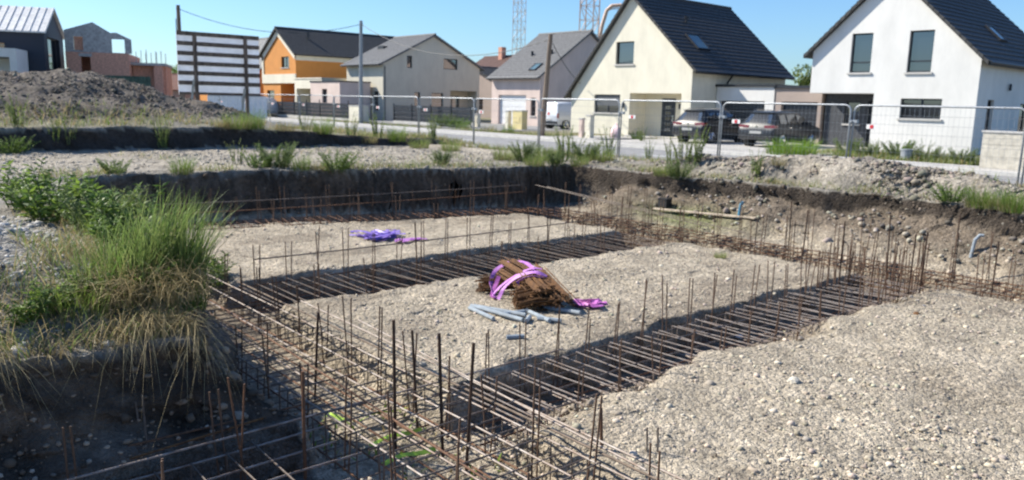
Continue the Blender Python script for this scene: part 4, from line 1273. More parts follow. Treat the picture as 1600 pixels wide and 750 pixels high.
def loose(p, q, m, label, r=.009, sag=.0, grp='loose long bars laid over the trenches', zz=None):
    pts = [p.lerp(q, t / 6) - Vector((0, 0, sag * 4 * (t / 6) * (1 - t / 6))) for t in range(7)]
    tag(MB().tube(pts, r, 6).build('loose_bar', m, loc=p), label, 'rebar', grp)
loose(atz(200, 697, -.62), atz(500, 626, -.66), M['rust'], 'rusty loose bar in the bank shadow, upper of the three at bottom left')
loose(atz(203, 717, -.60), atz(415, 652, -.64), M['rusto'], 'shorter orange loose bar in the bank shadow, middle of the three')
loose(atz(100, 752, -.60), atz(880, 545, -.64), M['steelpale'], 'long bright loose bar rising from the bottom left corner')
loose(atz(470, 470, -.56), atz(1120, 775, -.56), M['steelpale'], 'long bright bar on top of the near cage, running to the bottom edge', .010)
loose(atz(372, 440, -.55), atz(1060, 765, -.55), M['polewood'], 'long brown bar on top of the near cage, beside the bright one', .010)
loose(atz(560, 500, -.50), atz(1010, 735, -.52), M['steelpale'], 'pale bar tied along the corner of the central pad', .009)
loose(atz(345, 480, -.60), atz(760, 750, -.60), M['rust'], 'rusty bar on the left edge of the near cage', .009)
loose(Vector((-10.66, 4.4, -.38)), Vector((-10.75, 12.9, -.36)), M['steel'], 'long bar tied across the starter bars of the middle trench', .010, .03)
loose(Vector((-16.0, 4.8, -.22)), Vector((-14.6, 13.0, -.12)), M['steel'], 'long bar leaning along the dark left earth wall, upper one', .010, .03)
loose(Vector((-15.9, 4.6, -.40)), Vector((-14.5, 13.0, -.28)), M['rust'], 'long bar leaning along the dark left earth wall, lower one', .010, .03)
loose(Vector((-14.3, 13.2, -.1)), Vector((-9.0, 13.0, -.42)), M['steel'], 'pale bar slanting from the far pit corner over the right trench', .010)
loose(Vector((-14.2, 13.5, -.15)), Vector((-8.4, 13.4, -.5)), M['steel'], 'dull bar slanting from the far pit corner beside the pale one', .010)

# ------------------------------------------------------------------ bundle of bent bars with lilac slings, spacers and scraps
def ribbon(mb, pts, wd, seed=0):
    r_ = random.Random(seed)
    P = [Vector(p) for p in pts]
    # resample smoothly
    Q = []
    for i in range(len(P) - 1):
        p0, p1, p2, p3 = P[max(i - 1, 0)], P[i], P[i + 1], P[min(i + 2, len(P) - 1)]
        for k in range(6):
            t = k / 6
            Q.append(.5 * ((2 * p1) + (p2 - p0) * t + (2 * p0 - 5 * p1 + 4 * p2 - p3) * t * t + (3 * p1 - p0 - 3 * p2 + p3) * t ** 3))
    Q.append(P[-1])
    ang = r_.uniform(-.5, .5); rows = []
    for i, q in enumerate(Q):
        t = (Q[min(i + 1, len(Q) - 1)] - Q[max(i - 1, 0)]).normalized()
        ang += r_.uniform(-.16, .16)
        s = t.cross(Vector((0, 0, 1))); s = s.normalized() if s.length > .05 else Vector((1, 0, 0))
        n = s.cross(t)
        s = s * math.cos(ang) + n * math.sin(ang); n = t.cross(s)
        rows.append([q + s * wd / 2 + n * .002, q - s * wd / 2 + n * .002, q - s * wd / 2 - n * .002, q + s * wd / 2 - n * .002])
    mb.loft(rows)

def bundle():
    gx, gy = -7.62, 6.85
    gzv = H(gx, gy)
    o = thing('bar_bundle', 'heap of orange rusty bent bars tied with lilac slings on the central pad', 'bar bundle', (gx, gy, gzv))
    def clus(center, d, L, rw, rh, n, m, seed, bend=.0):
        r_ = random.Random(seed); mb = MB()
        d = Vector(d).normalized(); s = d.cross(Vector((0, 0, 1))).normalized(); u = s.cross(d)
        c0 = Vector(center)
        for k in range(n):
            q, rr = r_.uniform(0, 2 * math.pi), math.sqrt(r_.random())
            off = s * rw * rr * math.cos(q) + u * rh * rr * math.sin(q)
            dd = (d + s * r_.uniform(-.022, .022) + u * r_.uniform(-.02, .02)).normalized()
            sh = r_.uniform(-.06, .06)
            a, b = c0 + off - dd * (L / 2 + sh), c0 + off + dd * (L / 2 - sh)
            pts = [a, a.lerp(b, .5) + u * bend * r_.uniform(.6, 1.2), b]
            if r_.random() < .5: pts.append(b + (s * r_.choice((-1, 1)) * .7 + u * r_.uniform(-.5, .3)) * .09)
            pts = [Vector((p.x, p.y, max(p.z, gzv + .012))) for p in pts]
            mb.tube(pts, .0085, 5)
        return mb.build('bent_bars', m, o)
    z = gzv
    clus((gx + .02, gy + .05, z + .22), (.90, -.30, -.10), 1.25, .21, .17, 150, M['rusto'], 1, .06)
    clus((gx + .40, gy - .14, z + .13), (-.55, -.75, -.12), .50, .28, .13, 90, M['rusto'], 2, .03)
    clus((gx - .50, gy + .02, z + .12), (-.62, -.66, -.1), .55, .16, .12, 45, M['rusto'], 3)
    clus((gx + .38, gy + .12, z + .25), (.86, -.28, -.20), .95, .17, .08, 50, M['rusto'], 4)
    # slings: part of the tied bundle
    def sling(pts, seed, m='lilac'):
        mb = MB(); ribbon(mb, [(gx + a, gy + b, z + c * .80 + .005) for a, b, c in pts], .055, seed); mb.build('sling', M[m], o)
    sling([(-.50, .32, .50), (-.2, .2, .56), (.05, .1, .55), (.22, .02, .50), (.3, .15, .44)], 1)
    sling([(-.48, .20, .52), (-.56, .0, .38), (-.50, -.14, .20), (-.34, -.24, .10), (-.20, -.30, .02)], 2)
    sling([(-.30, -.30, .02), (-.20, -.20, .22), (.0, -.10, .44), (.16, .02, .56), (.22, .14, .54)], 3)
    sling([(-.10, -.34, .03), (-.06, -.26, .24), (.08, -.14, .44), (.28, -.02, .53), (.36, .10, .46)], 4)
    sling([(.16, -.20, .30), (.16, -.22, .38), (.26, -.10, .46), (.40, .0, .46)], 5)
    sling([(-.44, -.05, .30), (-.30, -.28, .05), (-.18, -.34, .03)], 6, 'magenta')
bundle()

def strap_pile(label, c, rx, ry, n, m, seed, name='strap_pile', hh=.05):
    r_ = random.Random(seed)
    o = thing(name, label, 'straps', (c.x, c.y, c.z))
    for k in range(n):
        pts = []; p = Vector((c.x + r_.uniform(-rx, rx) * .7, c.y + r_.uniform(-ry, ry) * .7, c.z + .03))
        for i in range(7):
            nx, ny_ = c.x + r_.uniform(-rx, rx), c.y + r_.uniform(-ry, ry)
            pts.append((nx, ny_, H(nx, ny_) + r_.uniform(.015, hh)))
        mb = MB(); ribbon(mb, pts, .05, seed * 10 + k); mb.build('strap', M[m], o)
strap_pile('pile of violet straps lying on the back pad', gz(590, 373), .40, .42, 9, 'violet', 5, hh=.12)
strap_pile('thin tail of violet straps right of the violet pile', gz(640, 378), .18, .35, 3, 'lilac', 6, hh=.05)
strap_pile('tangled magenta straps on the gravel right of the rusty bar heap', gz(920, 480), .22, .20, 5, 'magenta', 7, hh=.08)

def spacer(p, ang, L, label, r=.022, m='greyplastic'):
    d = Vector((math.cos(ang), math.sin(ang), 0)) * L / 2
    a, b = p - d, p + d
    a.z = H(a.x, a.y) + r; b.z = H(b.x, b.y) + r * 1.2
    mb = MB().tube([a, b], r, 8)
    tag(mb.build('spacer_bar', M[m], loc=a), label, 'spacer', 'grey spacer bars in front of the rusty heap' if m == 'greyplastic' else None)
for i, (px, py, an, L, lab) in enumerate([
    (775, 497, .05, .95, 'long grey spacer bar, front left of the rusty heap, nearest the viewer'), (780, 490, .25, .8, 'grey spacer bar behind the long front left one'),
    (800, 494, 1.2, .32, 'short grey spacer bar lying crosswise in the middle'), (840, 497, -.25, .6, 'grey spacer bar before the dark end face of the heap'),
    (825, 503, -.9, .25, 'stubby grey spacer bar pointing at the viewer'), (870, 490, .2, .7, 'grey spacer bar at the right foot of the heap'),
    (752, 492, -.1, .55, 'grey spacer bar end at the far left of the grey pile'), (858, 504, .5, .3, 'small grey spacer bar near the right end of the grey pile'),
    (805, 530, 1.0, .2, 'small grey spacer bar lying alone below the pile')]):
    spacer(gz(px, py), an, L, lab, .028)

for px, py, L, an, lab in [(600, 628, .5, 1.5, 'lime green plastic strip in the near trench, far left one'), (620, 660, .55, 1.6, 'lime green plastic strip, middle of the trench crossing'),
                           (640, 692, .5, 1.5, 'lime green plastic strip nearest to the bottom edge'), (522, 634, .22, .4, 'short lime green strip beside the dark bar left of the pad corner')]:
    p = atz(px, py, -.9); d = Vector((math.cos(an), math.sin(an), 0)) * L / 2
    mb = MB(); a, b = p - d, p + d
    for q in (a, b): q.z = H(q.x, q.y) + .06
    ribbon(mb, [a, a.lerp(b, .35) + Vector((0, 0, .03)), a.lerp(b, .7) + Vector((.02, 0, .01)), b], .04, int(px))
    tag(mb.build('plastic_strip', M['lime'], loc=a), lab, 'plastic strip', 'lime green plastic strips in the near trench')

def scrap(px, py, s, m, label, name='plastic_scrap', flat=.6):
    p = gz(px, py); r_ = random.Random(px)
    rings = []
    for k, (h, f) in enumerate(((0, .8), (.35, 1.05), (.7, .8), (1, .35))):
        rings.append([(p.x + s * f * r_.uniform(.7, 1.2) * math.cos(q * PI2 / 2), p.y + s * f * r_.uniform(.7, 1.2) * math.sin(q * PI2 / 2), p.z - .01 + h * s * flat * 1.6) for q in range(8)])
    tag(MB().loft(rings).build(name, M[m], loc=p), label, 'scrap')
scrap(681, 672, .045, 'whiteplastic', 'crumpled white plastic scrap between the bars of the trench crossing')
scrap(1432, 493, .05, 'rusto', 'small orange brick fragment on the right pad', 'brick_fragment')
scrap(1250, 507, .05, 'whiteplastic', 'white plastic piece on the right rim of the front trench, upper one')
scrap(1155, 528, .06, 'whiteplastic', 'white plastic piece on the right rim of the front trench, middle one')
scrap(1075, 556, .05, 'greyplastic', 'pale plastic piece on the right rim of the front trench, lower one')
scrap(430, 620, .06, 'concrete', 'pale stone lump in the near trench beside the shadow edge', 'stone_lump')
scrap(1240, 600, .06, 'concrete', 'round tan stone on the right pad, largest one there', 'stone_lump')
tag(MB().tube([gz(1153, 345) - Vector((0, 0, .1)), gz(1153, 345) + Vector((.0, .06, .26)), gz(1153, 345) + Vector((.02, .1, .34))], .033, 10).build('pipe_stub', M['blueplastic'], loc=gz(1153, 345)), 'bright blue pipe stub sticking out of the right earth slope', 'pipe')
p = gz(1516, 405)
tag(MB().tube([p - Vector((0, 0, .1)), p + Vector((.02, .05, .22)), p + Vector((.06, .12, .30)), p + Vector((.12, .14, .3))], .028, 10).build('pipe_stub', M['greyplastic'], loc=p), 'grey blue pipe bend in the right earth slope below the grass tuft', 'pipe')
p = gz(1038, 329)
bx_ = MB().box(p.x - .12, p.x + .12, p.y - .1, p.y + .1, p.z - .02, p.z + .15)
bx_.box(p.x - .128, p.x + .128, p.y - .108, p.y + .108, p.z + .15, p.z + .17)
tag(bx_.build('box', M['black'], loc=p), 'small black box on the ledge beside the greenish patch', 'box')
a_, b_ = gz(1022, 331), gz(1180, 350)
a_.z += .04; b_.z += .04
pl = MB(); dd = (b_ - a_).normalized(); sd = dd.cross(Vector((0, 0, 1))).normalized() * .05
pl.loft([[q + sd, q - sd, q - sd + Vector((0, 0, .03)), q + sd + Vector((0, 0, .03))] for q in (a_, b_)])
tag(pl.build('plank', M['woodpale'], loc=a_), 'long pale plank on the ledge below the right earth wall', 'plank')
p = gz(1362, 492)
# concrete block wall at the right, round drain, sack, foot blocks
def block_wall():
    x0, x1, y = -9.6, -3.8, 29.1
    o = thing('concrete_wall', 'pale concrete block wall at the right edge behind the fence', 'wall', (-7, y, .1))
    mb = MB()
    mb.box(x0 + .01, x1, y + .02, y + .38, .1, 1.25)
    for r_i in range(3):
        for k in range(4):
            xa = x0 + k * 1.45 + (.0)
            mb.box(xa + .012, xa + 1.44, y, y + .4, .1 + r_i * .4 + .008, .1 + (r_i + 1) * .4 - .004)
    mb.build('blocks', M['concrete'], o)
    MB().box(x0 - .03, x1, y - .03, y + .43, 1.3, 1.36).build('coping', M['sill'], o)
block_wall()
p = Vector((-12.9, 31.3, .1))
dr = MB().tube([p, p + Vector((0, 0, .34))], .2, 14).tube([p + Vector((0, 0, .34)), p + Vector((0, 0, .39))], .225, 14)
tag(dr.build('drum', M['galv'], loc=p), 'small grey round drum in the grass before the white house', 'drum')
p = Vector((-29.0, 32.6, .12))
sk = MB().loft([[(p.x + f * .34 * math.cos(q * PI2 / 2), p.y + f * .28 * math.sin(q * PI2 / 2) + .02 * q % 2, p.z + h) for q in range(8)] for h, f in ((0, .85), (.2, 1.05), (.45, .95), (.62, .6), (.72, .25), (.8, .35))])
tag(sk.build('garden_sack', M['pinkbag'], loc=p, smooth=True), 'pale pink garden sack beside the cream gate post', 'sack')
for i in range(-1, 12):
    x = FX0 - 3.5 * (i + 1) - .02
    lab = ['at the right frame edge', 'right of the block wall end', 'between the white house and the cars', 'before the left car', 'at the cream house corner', 'before the yellow meter cabinet', 'left of the pink house', 'before the beige gable', 'right of the tall grey pole', 'at the cream letterbox pillar', 'before the pink annex', 'before the silver van', 'by the billboard'][i + 1]
    ft = MB()
    z0 = max(H(x - .0, FY), 0) - .03
    ft.loft([[(x - .36, FY - .11, z0), (x + .36, FY - .11, z0), (x + .36, FY + .11, z0), (x - .36, FY + .11, z0)], [(x - .33, FY - .09, z0 + .14), (x + .33, FY - .09, z0 + .14), (x + .33, FY + .09, z0 + .14), (x - .33, FY + .09, z0 + .14)]])
    tag(ft.build('fence_foot', M['block'], loc=(x, FY, z0)), 'concrete fence foot ' + lab, 'fence foot', 'concrete feet of the site fence')

# ------------------------------------------------------------------ gravel and rubble
def stones(name, label, pts, sizes, cols, seed=1):
    g = np.random.default_rng(seed)
    ph = (1 + 5 ** .5) / 2
    iv = np.array([(-1, ph, 0), (1, ph, 0), (-1, -ph, 0), (1, -ph, 0), (0, -1, ph), (0, 1, ph), (0, -1, -ph), (0, 1, -ph), (ph, 0, -1), (ph, 0, 1), (-ph, 0, -1), (-ph, 0, 1)]) / 1.9
    itri = np.array([(0, 11, 5), (0, 5, 1), (0, 1, 7), (0, 7, 10), (0, 10, 11), (1, 5, 9), (5, 11, 4), (11, 10, 2), (10, 7, 6), (7, 1, 8), (3, 9, 4), (3, 4, 2), (3, 2, 6), (3, 6, 8), (3, 8, 9), (4, 9, 5), (2, 4, 11), (6, 2, 10), (8, 6, 7), (9, 8, 1)])
    n = len(pts)
    sc_ = sizes[:, None, None] * (g.uniform(.6, 1.25, (n, 1, 3)))
    v = iv[None] * (1 + g.uniform(-.22, .22, (n, 12, 1))) * sc_
    a = g.uniform(0, 6.28, n); ca_, sa = np.cos(a), np.sin(a)
    vx = v[..., 0] * ca_[:, None] - v[..., 1] * sa[:, None]; vy = v[..., 0] * sa[:, None] + v[..., 1] * ca_[:, None]
    v = np.stack([vx, vy, v[..., 2] * .75], -1) + pts[:, None, :]
    f = (itri[None] + (np.arange(n) * 12)[:, None, None]).reshape(-1, 3)
    me = bpy.data.meshes.new(name)
    me.from_pydata(v.reshape(-1, 3).tolist(), [], f.tolist())
    ca2 = me.color_attributes.new('Col', 'FLOAT_COLOR', 'POINT')
    cc = np.repeat(np.concatenate([cols, np.ones((n, 1))], 1), 12, 0)
    ca2.data.foreach_set('color', cc.astype(np.float32).ravel())
    me.materials.append(M['stone'])
    me.polygons.foreach_set('use_smooth', np.ones(len(f), bool))
    o = bpy.data.objects.new(name, me); col.objects.link(o)
    return tag(o, label, name.replace('_', ' '), kind='stuff')
def Hn(x, y): return terr(x, y)[0]
gg = np.random.default_rng(5)
# gravel on the pads, denser near the viewer
n0 = 170000
px_, py_ = gg.uniform(-15, 3, n0), gg.uniform(2.3, 14.5, n0)
dist = np.hypot(px_, py_)
T_ = terr(px_, py_)
keep = (T_[1] > .97) & (gg.random(n0) < np.clip((5.8 / dist) ** 2, 0, 1) * np.where(T_[2] > .3, .55, 1) * np.clip(.5 + 1.3 * fbm(px_ * .9, py_ * .9, 91), .12, 1))
q = np.stack([px_, py_, T_[0]], -1)[keep]
sz = np.clip(gg.lognormal(-4.8, .62, len(q)), .003, .045)
q[:, 2] += sz * .1
cc = np.array([.46, .40, .31])[None] * gg.uniform(.55, 1.35, (len(q), 1)) * (1 + gg.uniform(-.06, .06, (len(q), 3)))
stones('gravel', 'loose pale gravel strewn over the pit floor', q, sz, np.clip(cc, .02, .8), 2)
# rubble on the right berm and slope
n0 = 42000
px_, py_ = gg.uniform(-15, 0, n0), gg.uniform(14.2, 17.3, n0)
T_ = terr(px_, py_)
keep = (gg.random(n0) < np.clip(T_[6] * 2.2 + .06 + .10 * T_[3], 0, 1) * np.clip(.55 + 1.4 * fbm(px_ * .9, py_ * .9, 92), .1, 1))
q = np.stack([px_, py_, T_[0]], -1)[keep]
sz = np.clip(gg.lognormal(-3.85, .6, len(q)), .008, .10)
cc = (np.array([.40, .35, .285])[None] * np.clip(1 - .45 * T_[3][keep], .5, 1)[:, None]) * gg.uniform(.5, 1.4, (len(q), 1)) * (1 + gg.uniform(-.07, .07, (len(q), 3)))
stones('rubble', 'pale rubble stones heaped along the right edge of the pit', q, sz, np.clip(cc, .02, .8), 3)
# clods on the spoil heap and terrace, gravel on the strip and on the left bank
n0 = 30000
px_, py_ = gg.uniform(-33, -24.2, n0), gg.uniform(-3, 13, n0)
T_ = terr(px_, py_)
keep = gg.random(n0) < ss(.1, .5, T_[4]) * .8
q = np.stack([px_, py_, T_[0]], -1)[keep]
sz = np.clip(gg.lognormal(-3.8, .55, len(q)), .015, .13)
cc = np.array([.18, .15, .118])[None] * gg.uniform(.5, 1.5, (len(q), 1)) * (1 + gg.uniform(-.06, .06, (len(q), 3)))
stones('clods', 'grey brown clods of the spoil heap', q, sz, np.clip(cc, .02, .8), 4)
n0 = 42000
px_, py_ = gg.uniform(-23.4, -15.4, n0), gg.uniform(2, 16, n0)
T_ = terr(px_, py_)
keep = (T_[1] < .02) & (gg.random(n0) < .4 * np.clip(.5 + 1.4 * fbm(px_ * .7, py_ * .7, 93), .1, 1))
q = np.stack([px_, py_, T_[0]], -1)[keep]
sz = np.clip(gg.lognormal(-4.0, .5, len(q)), .010, .07)
cc = np.array([.38, .335, .27])[None] * gg.uniform(.5, 1.4, (len(q), 1))
stones('strip_gravel', 'grey gravel on the strip between the pit and the terrace', q, sz, np.clip(cc, .02, .8), 5)
n0 = 26000
px_, py_ = gg.uniform(-12, -6.3, n0), gg.uniform(-1.5, 2.6, n0)
T_ = terr(px_, py_)
keep = (T_[1] < .05) & (gg.random(n0) < np.clip(T_[5] * 2.2 + .05, 0, .8))
q = np.stack([px_, py_, T_[0]], -1)[keep]
sz = np.clip(gg.lognormal(-3.95, .5, len(q)), .008, .07)
cc = np.array([.37, .355, .33])[None] * gg.uniform(.5, 1.5, (len(q), 1))
stones('heap_gravel', 'grey gravel of the small heap on the left bank', q, sz, np.clip(cc, .02, .8), 6)

wv = np.where((cutm.ravel() > 0) & (near.ravel() > .5))[0]
zz_ = V[wv, 2]
wv = wv[gg.random(len(wv)) < .30]
sel = gg.choice(wv, min(15000, len(wv)), False)
q = V[sel] + gg.normal(0, .02, (len(sel), 3))
sz = np.clip(gg.lognormal(-4.2, .6, len(q)), .007, .06)
cc = colr.reshape(-1, 3)[sel] * gg.uniform(.6, 2.8, (len(q), 1)) * np.array([1.05, 1, .92])[None]
stones('earth_clods', 'stones and clods stuck in the cut earth walls of the pit', q, sz, np.clip(cc, .02, .5), 7)
n0 = 26000
px_, py_ = gg.uniform(-17, 0, n0), gg.uniform(.3, 15.2, n0)
T_ = terr(px_, py_)
keep = ((T_[1] > .9) & (T_[1] < .997)) | ((T_[2] > .05) & (T_[2] < .95) & (gg.random(n0) < .6))
q = np.stack([px_, py_, T_[0]], -1)[keep]
sz = np.clip(gg.lognormal(-3.9, .55, len(q)), .01, .06)
cc = np.array([.25, .21, .165])[None] * gg.uniform(.5, 1.7, (len(q), 1))
stones('crumbled_earth', 'crumbled earth and stones along the trench rims and wall feet', q, sz, np.clip(cc, .02, .5), 8)

# ------------------------------------------------------------------ vegetation
def col_mesh(name, v, f, c, m, parent=None, loc=None, smooth=True):
    me = bpy.data.meshes.new(name)
    me.from_pydata(np.asarray(v).tolist(), [], [tuple(int(i) for i in q) for q in f])
    a = me.color_attributes.new('Col', 'FLOAT_COLOR', 'POINT')
    c = np.clip(np.asarray(c), .004, .9)
    a.data.foreach_set('color', np.concatenate([c, np.ones((len(c), 1))], 1).astype(np.float32).ravel())
    me.materials.append(m)
    o = bpy.data.objects.new(name, me); col.objects.link(o)
    if parent: o.parent = parent
    if loc is not None: o.location = loc
    return o

def blades(base, L, wd, lean, az, cols, g, droop=.35):
    """curved grass blades; base (n,3) etc. as arrays"""
    n, S = len(base), 4
    d = np.stack([np.cos(az), np.sin(az), 0 * az], 1)
    pz = az + g.uniform(-1.2, 1.2, n) + 1.57
    s = np.stack([np.cos(pz), np.sin(pz), 0 * az], 1)
    V_, C_ = [], []
    for k in range(S + 1):
        t = k / S
        p = base + d * (lean * L * t ** 1.7)[:, None]
        p[:, 2] += L * (t - droop * lean * t ** 2.4)
        ww = (wd * (1 - t) ** .6 * .5)[:, None] if k < S else 0 * wd[:, None]
        V_ += [p - s * ww, p + s * ww]
        cc = cols * (.75 + .45 * t)
        C_ += [cc, cc]
    V_ = np.stack(V_, 1).reshape(-1, 3); C_ = np.stack(C_, 1).reshape(-1, 3)
    m_ = 2 * (S + 1)
    f = []
    q = np.array([(2 * k, 2 * k + 1, 2 * k + 3, 2 * k + 2) for k in range(S)])
    f = (q[None] + (np.arange(n) * m_)[:, None, None]).reshape(-1, 4)
    return V_, f, C_

def disc(g, n, rx, ry):
    a, r = g.uniform(0, 6.283, n), np.sqrt(g.random(n))
    return np.stack([rx * r * np.cos(a), ry * r * np.sin(a), np.full(n, -.03)], 1)

GREEN, BRIGHT, PALE, DRY, STRAW = map(np.array, ((.085, .150, .030), (.21, .30, .05), (.24, .28, .095), (.32, .25, .12), (.45, .36, .19)))
def mixcol(g, n, a, b): 
    k = g.random((n, 1)); return (a * (1 - k) + b * k) * g.uniform(.7, 1.25, (n, 1))

def leaves(g, nst, h, spread, nleaf, lsize, ca, cb, upright=.5):
    """weed: stems with leaves; returns (stem arrays, leaf arrays)"""
    SV, LV, LF, LC = MB(), [], [], []
    for k in range(nst):
        a = g.uniform(0, 6.28); r = spread * math.sqrt(g.random()) * .4
        b = np.array([r * math.cos(a), r * math.sin(a), -.03])
        tip = b + np.array([math.cos(a) * spread * g.uniform(.2, .8), math.sin(a) * spread * g.uniform(.2, .8), h * g.uniform(.6, 1.05)])
        mid = (b + tip) / 2 + np.array([-math.cos(a) * .05 * h, -math.sin(a) * .05 * h, .08 * h])
        SV.tube([b, mid, tip], [.006 + .004 * h, .004 + .002 * h, .002], 4, False)
        for j in range(nleaf):
            t = g.uniform(.12, 1)
            p = (1 - t) ** 2 * b + 2 * t * (1 - t) * mid + t * t * tip
            la = g.uniform(0, 6.28); el = g.uniform(-.3, .9) * (1 - upright) + upright * g.uniform(.5, 1.3)
            d = np.array([math.cos(la) * math.cos(el), math.sin(la) * math.cos(el), math.sin(el)])
            s = np.array([-math.sin(la), math.cos(la), 0]); s = s * math.cos(.6) + np.cross(s, d) * math.sin(g.uniform(-.9, .9))
            L = lsize * g.uniform(.6, 1.25) * (1.15 - .5 * t); w_ = L * g.uniform(.26, .40)
            n_ = np.cross(d, s)
            i0 = len(LV)
            LV += [p, p + d * L * .4 + s * w_ * .5 - n_ * L * .04, p + d * L * .4 - s * w_ * .5 - n_ * L * .04, p + d * L * .45 + n_ * L * .05, p + d * L - n_ * L * .18]
            LF += [(i0, i0 + 1, i0 + 3), (i0, i0 + 3, i0 + 2), (i0 + 1, i0 + 4, i0 + 3), (i0 + 3, i0 + 4, i0 + 2)]
            c = (ca + (cb - ca) * g.random()) * g.uniform(.65, 1.3)
            LC += [c] * 5
    return SV, LV, LF, LC

M['stem'] = mat('green stem', (.10, .13, .045), .7, nscale=9, namp=.3)
def weed_proto(seed, nst, h, spread, nleaf, lsize, ca, cb, upright):
    g = np.random.default_rng(seed)
    o = thing('weed', '', 'weed', (0, 0, -50), local=True)
    SV, LV, LF, LC = leaves(g, nst, h, spread, nleaf, lsize, ca, cb, upright)
    SV.build('stems', M['stem'], o, local=True)
    col_mesh('leaves', LV, LF, LC, M['leaf'], o)
    return o
def tuft_proto(seed, n, h, rad, ca, cb, dry=.3, wd=.008, lean=(.1, .7)):
    g = np.random.default_rng(seed)
    o = thing('grass_tuft', '', 'grass tuft', (0, 0, -50), local=True)
    b = disc(g, n, rad, rad)
    az = np.arctan2(b[:, 1], b[:, 0]) + g.normal(0, .7, n)
    v, f, c = blades(b, h * g.uniform(.5, 1.05, n), np.full(n, wd) * g.uniform(.7, 1.3, n), g.uniform(*lean, n), az, mixcol(g, n, ca, cb), g)
    col_mesh('blades', v, f, c, M['leaf'], o)
    m = max(4, int(n * dry)); b = disc(g, m, rad * 1.1, rad * 1.1)
    az = np.arctan2(b[:, 1], b[:, 0]) + g.normal(0, .7, m)
    v, f, c = blades(b, h * g.uniform(.3, .75, m), np.full(m, wd * .7), g.uniform(.3, 1.2, m), az, mixcol(g, m, DRY, STRAW), g)
    col_mesh('dry_blades', v, f, c, M['straw'], o)
    return o
PR = dict(
    bush=[weed_proto(1, 34, .46, .46, 60, .06, GREEN * 1.2, PALE, .3), weed_proto(2, 30, .42, .5, 60, .06, GREEN * 1.3, BRIGHT, .3)],
    tall=[weed_proto(3, 12, .80, .26, 80, .05, BRIGHT * .9, PALE * 1.1, .75), weed_proto(4, 9, .72, .30, 70, .05, PALE * .8, PALE * 1.1, .75)],
    broad=[weed_proto(5, 20, .50, .36, 26, .12, GREEN, BRIGHT, .35), weed_proto(6, 18, .46, .36, 24, .13, GREEN * .9, BRIGHT * .9, .3)],
    tuft=[tuft_proto(7, 230, .55, .24, GREEN * 1.2, BRIGHT, .3), tuft_proto(8, 230, .45, .28, PALE * .8, BRIGHT, .55)],
    dry=[tuft_proto(9, 130, .38, .26, PALE, DRY, 1.0)],
    lush=[tuft_proto(10, 700, .62, .62, np.array((.13, .24, .02)), np.array((.22, .34, .04)), .12, .012, (.2, .9))],
)
used = set()
def plant(kind, px, py, s, label, i=0, cat=None, pos=None, rz=None, grp=None):
    p = pos if pos is not None else gz(px, py)
    src = PR[kind][i % len(PR[kind])]
    if src not in used:
        used.add(src); o = src
        o.location = p; o.scale = (s,) * 3; o.rotation_euler = (0, 0, rnd.uniform(0, 6.28))
    else:
        o = dup(src, p, rnd.uniform(0, 6.28), s * rnd.uniform(.95, 1.05))
    o['label'] = label
    o['group'] = grp or ('weeds growing round the site' if kind in ('bush', 'tall', 'broad') else 'grass tufts growing round the site')
    return o

# --- the left bank in front
g = np.random.default_rng(77)
def big_tuft():
    p = Vector((-7.15, 1.95, 0)); p.z = H(p.x, p.y)
    o = thing('grass_tuft', 'big tall green grass tuft with dry straw at its foot on the left bank edge', 'grass tuft', p, group='grass tufts growing round the site', local=True)
    B_, L_, A_, E_ = [], [], [], []
    for cx, cy, rr, hh, n, wa in ((.0, .12, .22, .98, 330, .9), (-.16, -.22, .20, .80, 210, 1.1), (.20, .38, .20, .92, 250, .7), (.22, -.12, .20, .60, 150, .2), (-.1, .48, .15, .62, 130, 1.2), (.1, -.5, .2, .50, 120, -.4)):
        b = disc(g, n, rr, rr); out = np.arctan2(b[:, 1], b[:, 0])
        B_.append(b + np.array([cx, cy, 0])); L_.append(hh * g.beta(4, 2, n) * 1.15)
        w2 = g.random(n) < .6
        A_.append(np.where(w2, wa + g.normal(0, .5, n), out + g.normal(0, .6, n))); E_.append(g.uniform(.08, .55, n))
    b = np.concatenate(B_); n = len(b)
    b[:, :2] *= .82
    v, f, c = blades(b, np.concatenate(L_), g.uniform(.007, .014, n), np.concatenate(E_), np.concatenate(A_), mixcol(g, n, GREEN * 1.25, PALE * 1.15), g)
    col_mesh('blades', v, f, c, M['leaf'], o)
    n = 800
    b = disc(g, n, .62, .5)
    b[:, 0] += .12
    az = g.uniform(-1.9, 1.3, n)
    v, f, c = blades(b, g.uniform(.25, .62, n), g.uniform(.005, .009, n), g.uniform(.3, 1.3, n), az, mixcol(g, n, DRY, STRAW), g, .6)
    col_mesh('dry_blades', v, f, c, M['straw'], o)
big_tuft()
def hay(label, x0, x1, y0, y1, n, lmin, lmax, ncl):
    B_, L_, A_, E_ = [], [], [], []
    for k in range(ncl):
        m = int(n / ncl * g.uniform(.4, 1.6)) + 2
        cx, cy = g.uniform(x0, x1), g.uniform(y0, y1)
        x, y = cx + g.normal(0, .05, m), cy + g.normal(0, .07, m)
        B_.append(np.stack([x, y, Hn(np.minimum(x, -6.3) - .1, y) - .03], 1))
        L_.append(g.uniform(lmin, lmax) * g.uniform(.5, 1.1, m)); A_.append(g.normal(-.1, .55) + g.normal(0, .35, m)); E_.append(g.uniform(.4, 1.5) * g.uniform(.6, 1.2, m))
    b = np.concatenate(B_); n = len(b); c0 = b.mean(0)
    v, f, c = blades(b - c0, np.concatenate(L_), g.uniform(.004, .009, n), np.concatenate(E_), np.concatenate(A_), mixcol(g, n, DRY * .8, STRAW * .95), g, 1.1)
    tag(col_mesh('dry_grass', v, f, c, M['straw'], loc=c0), label, 'dry grass', kind='stuff')
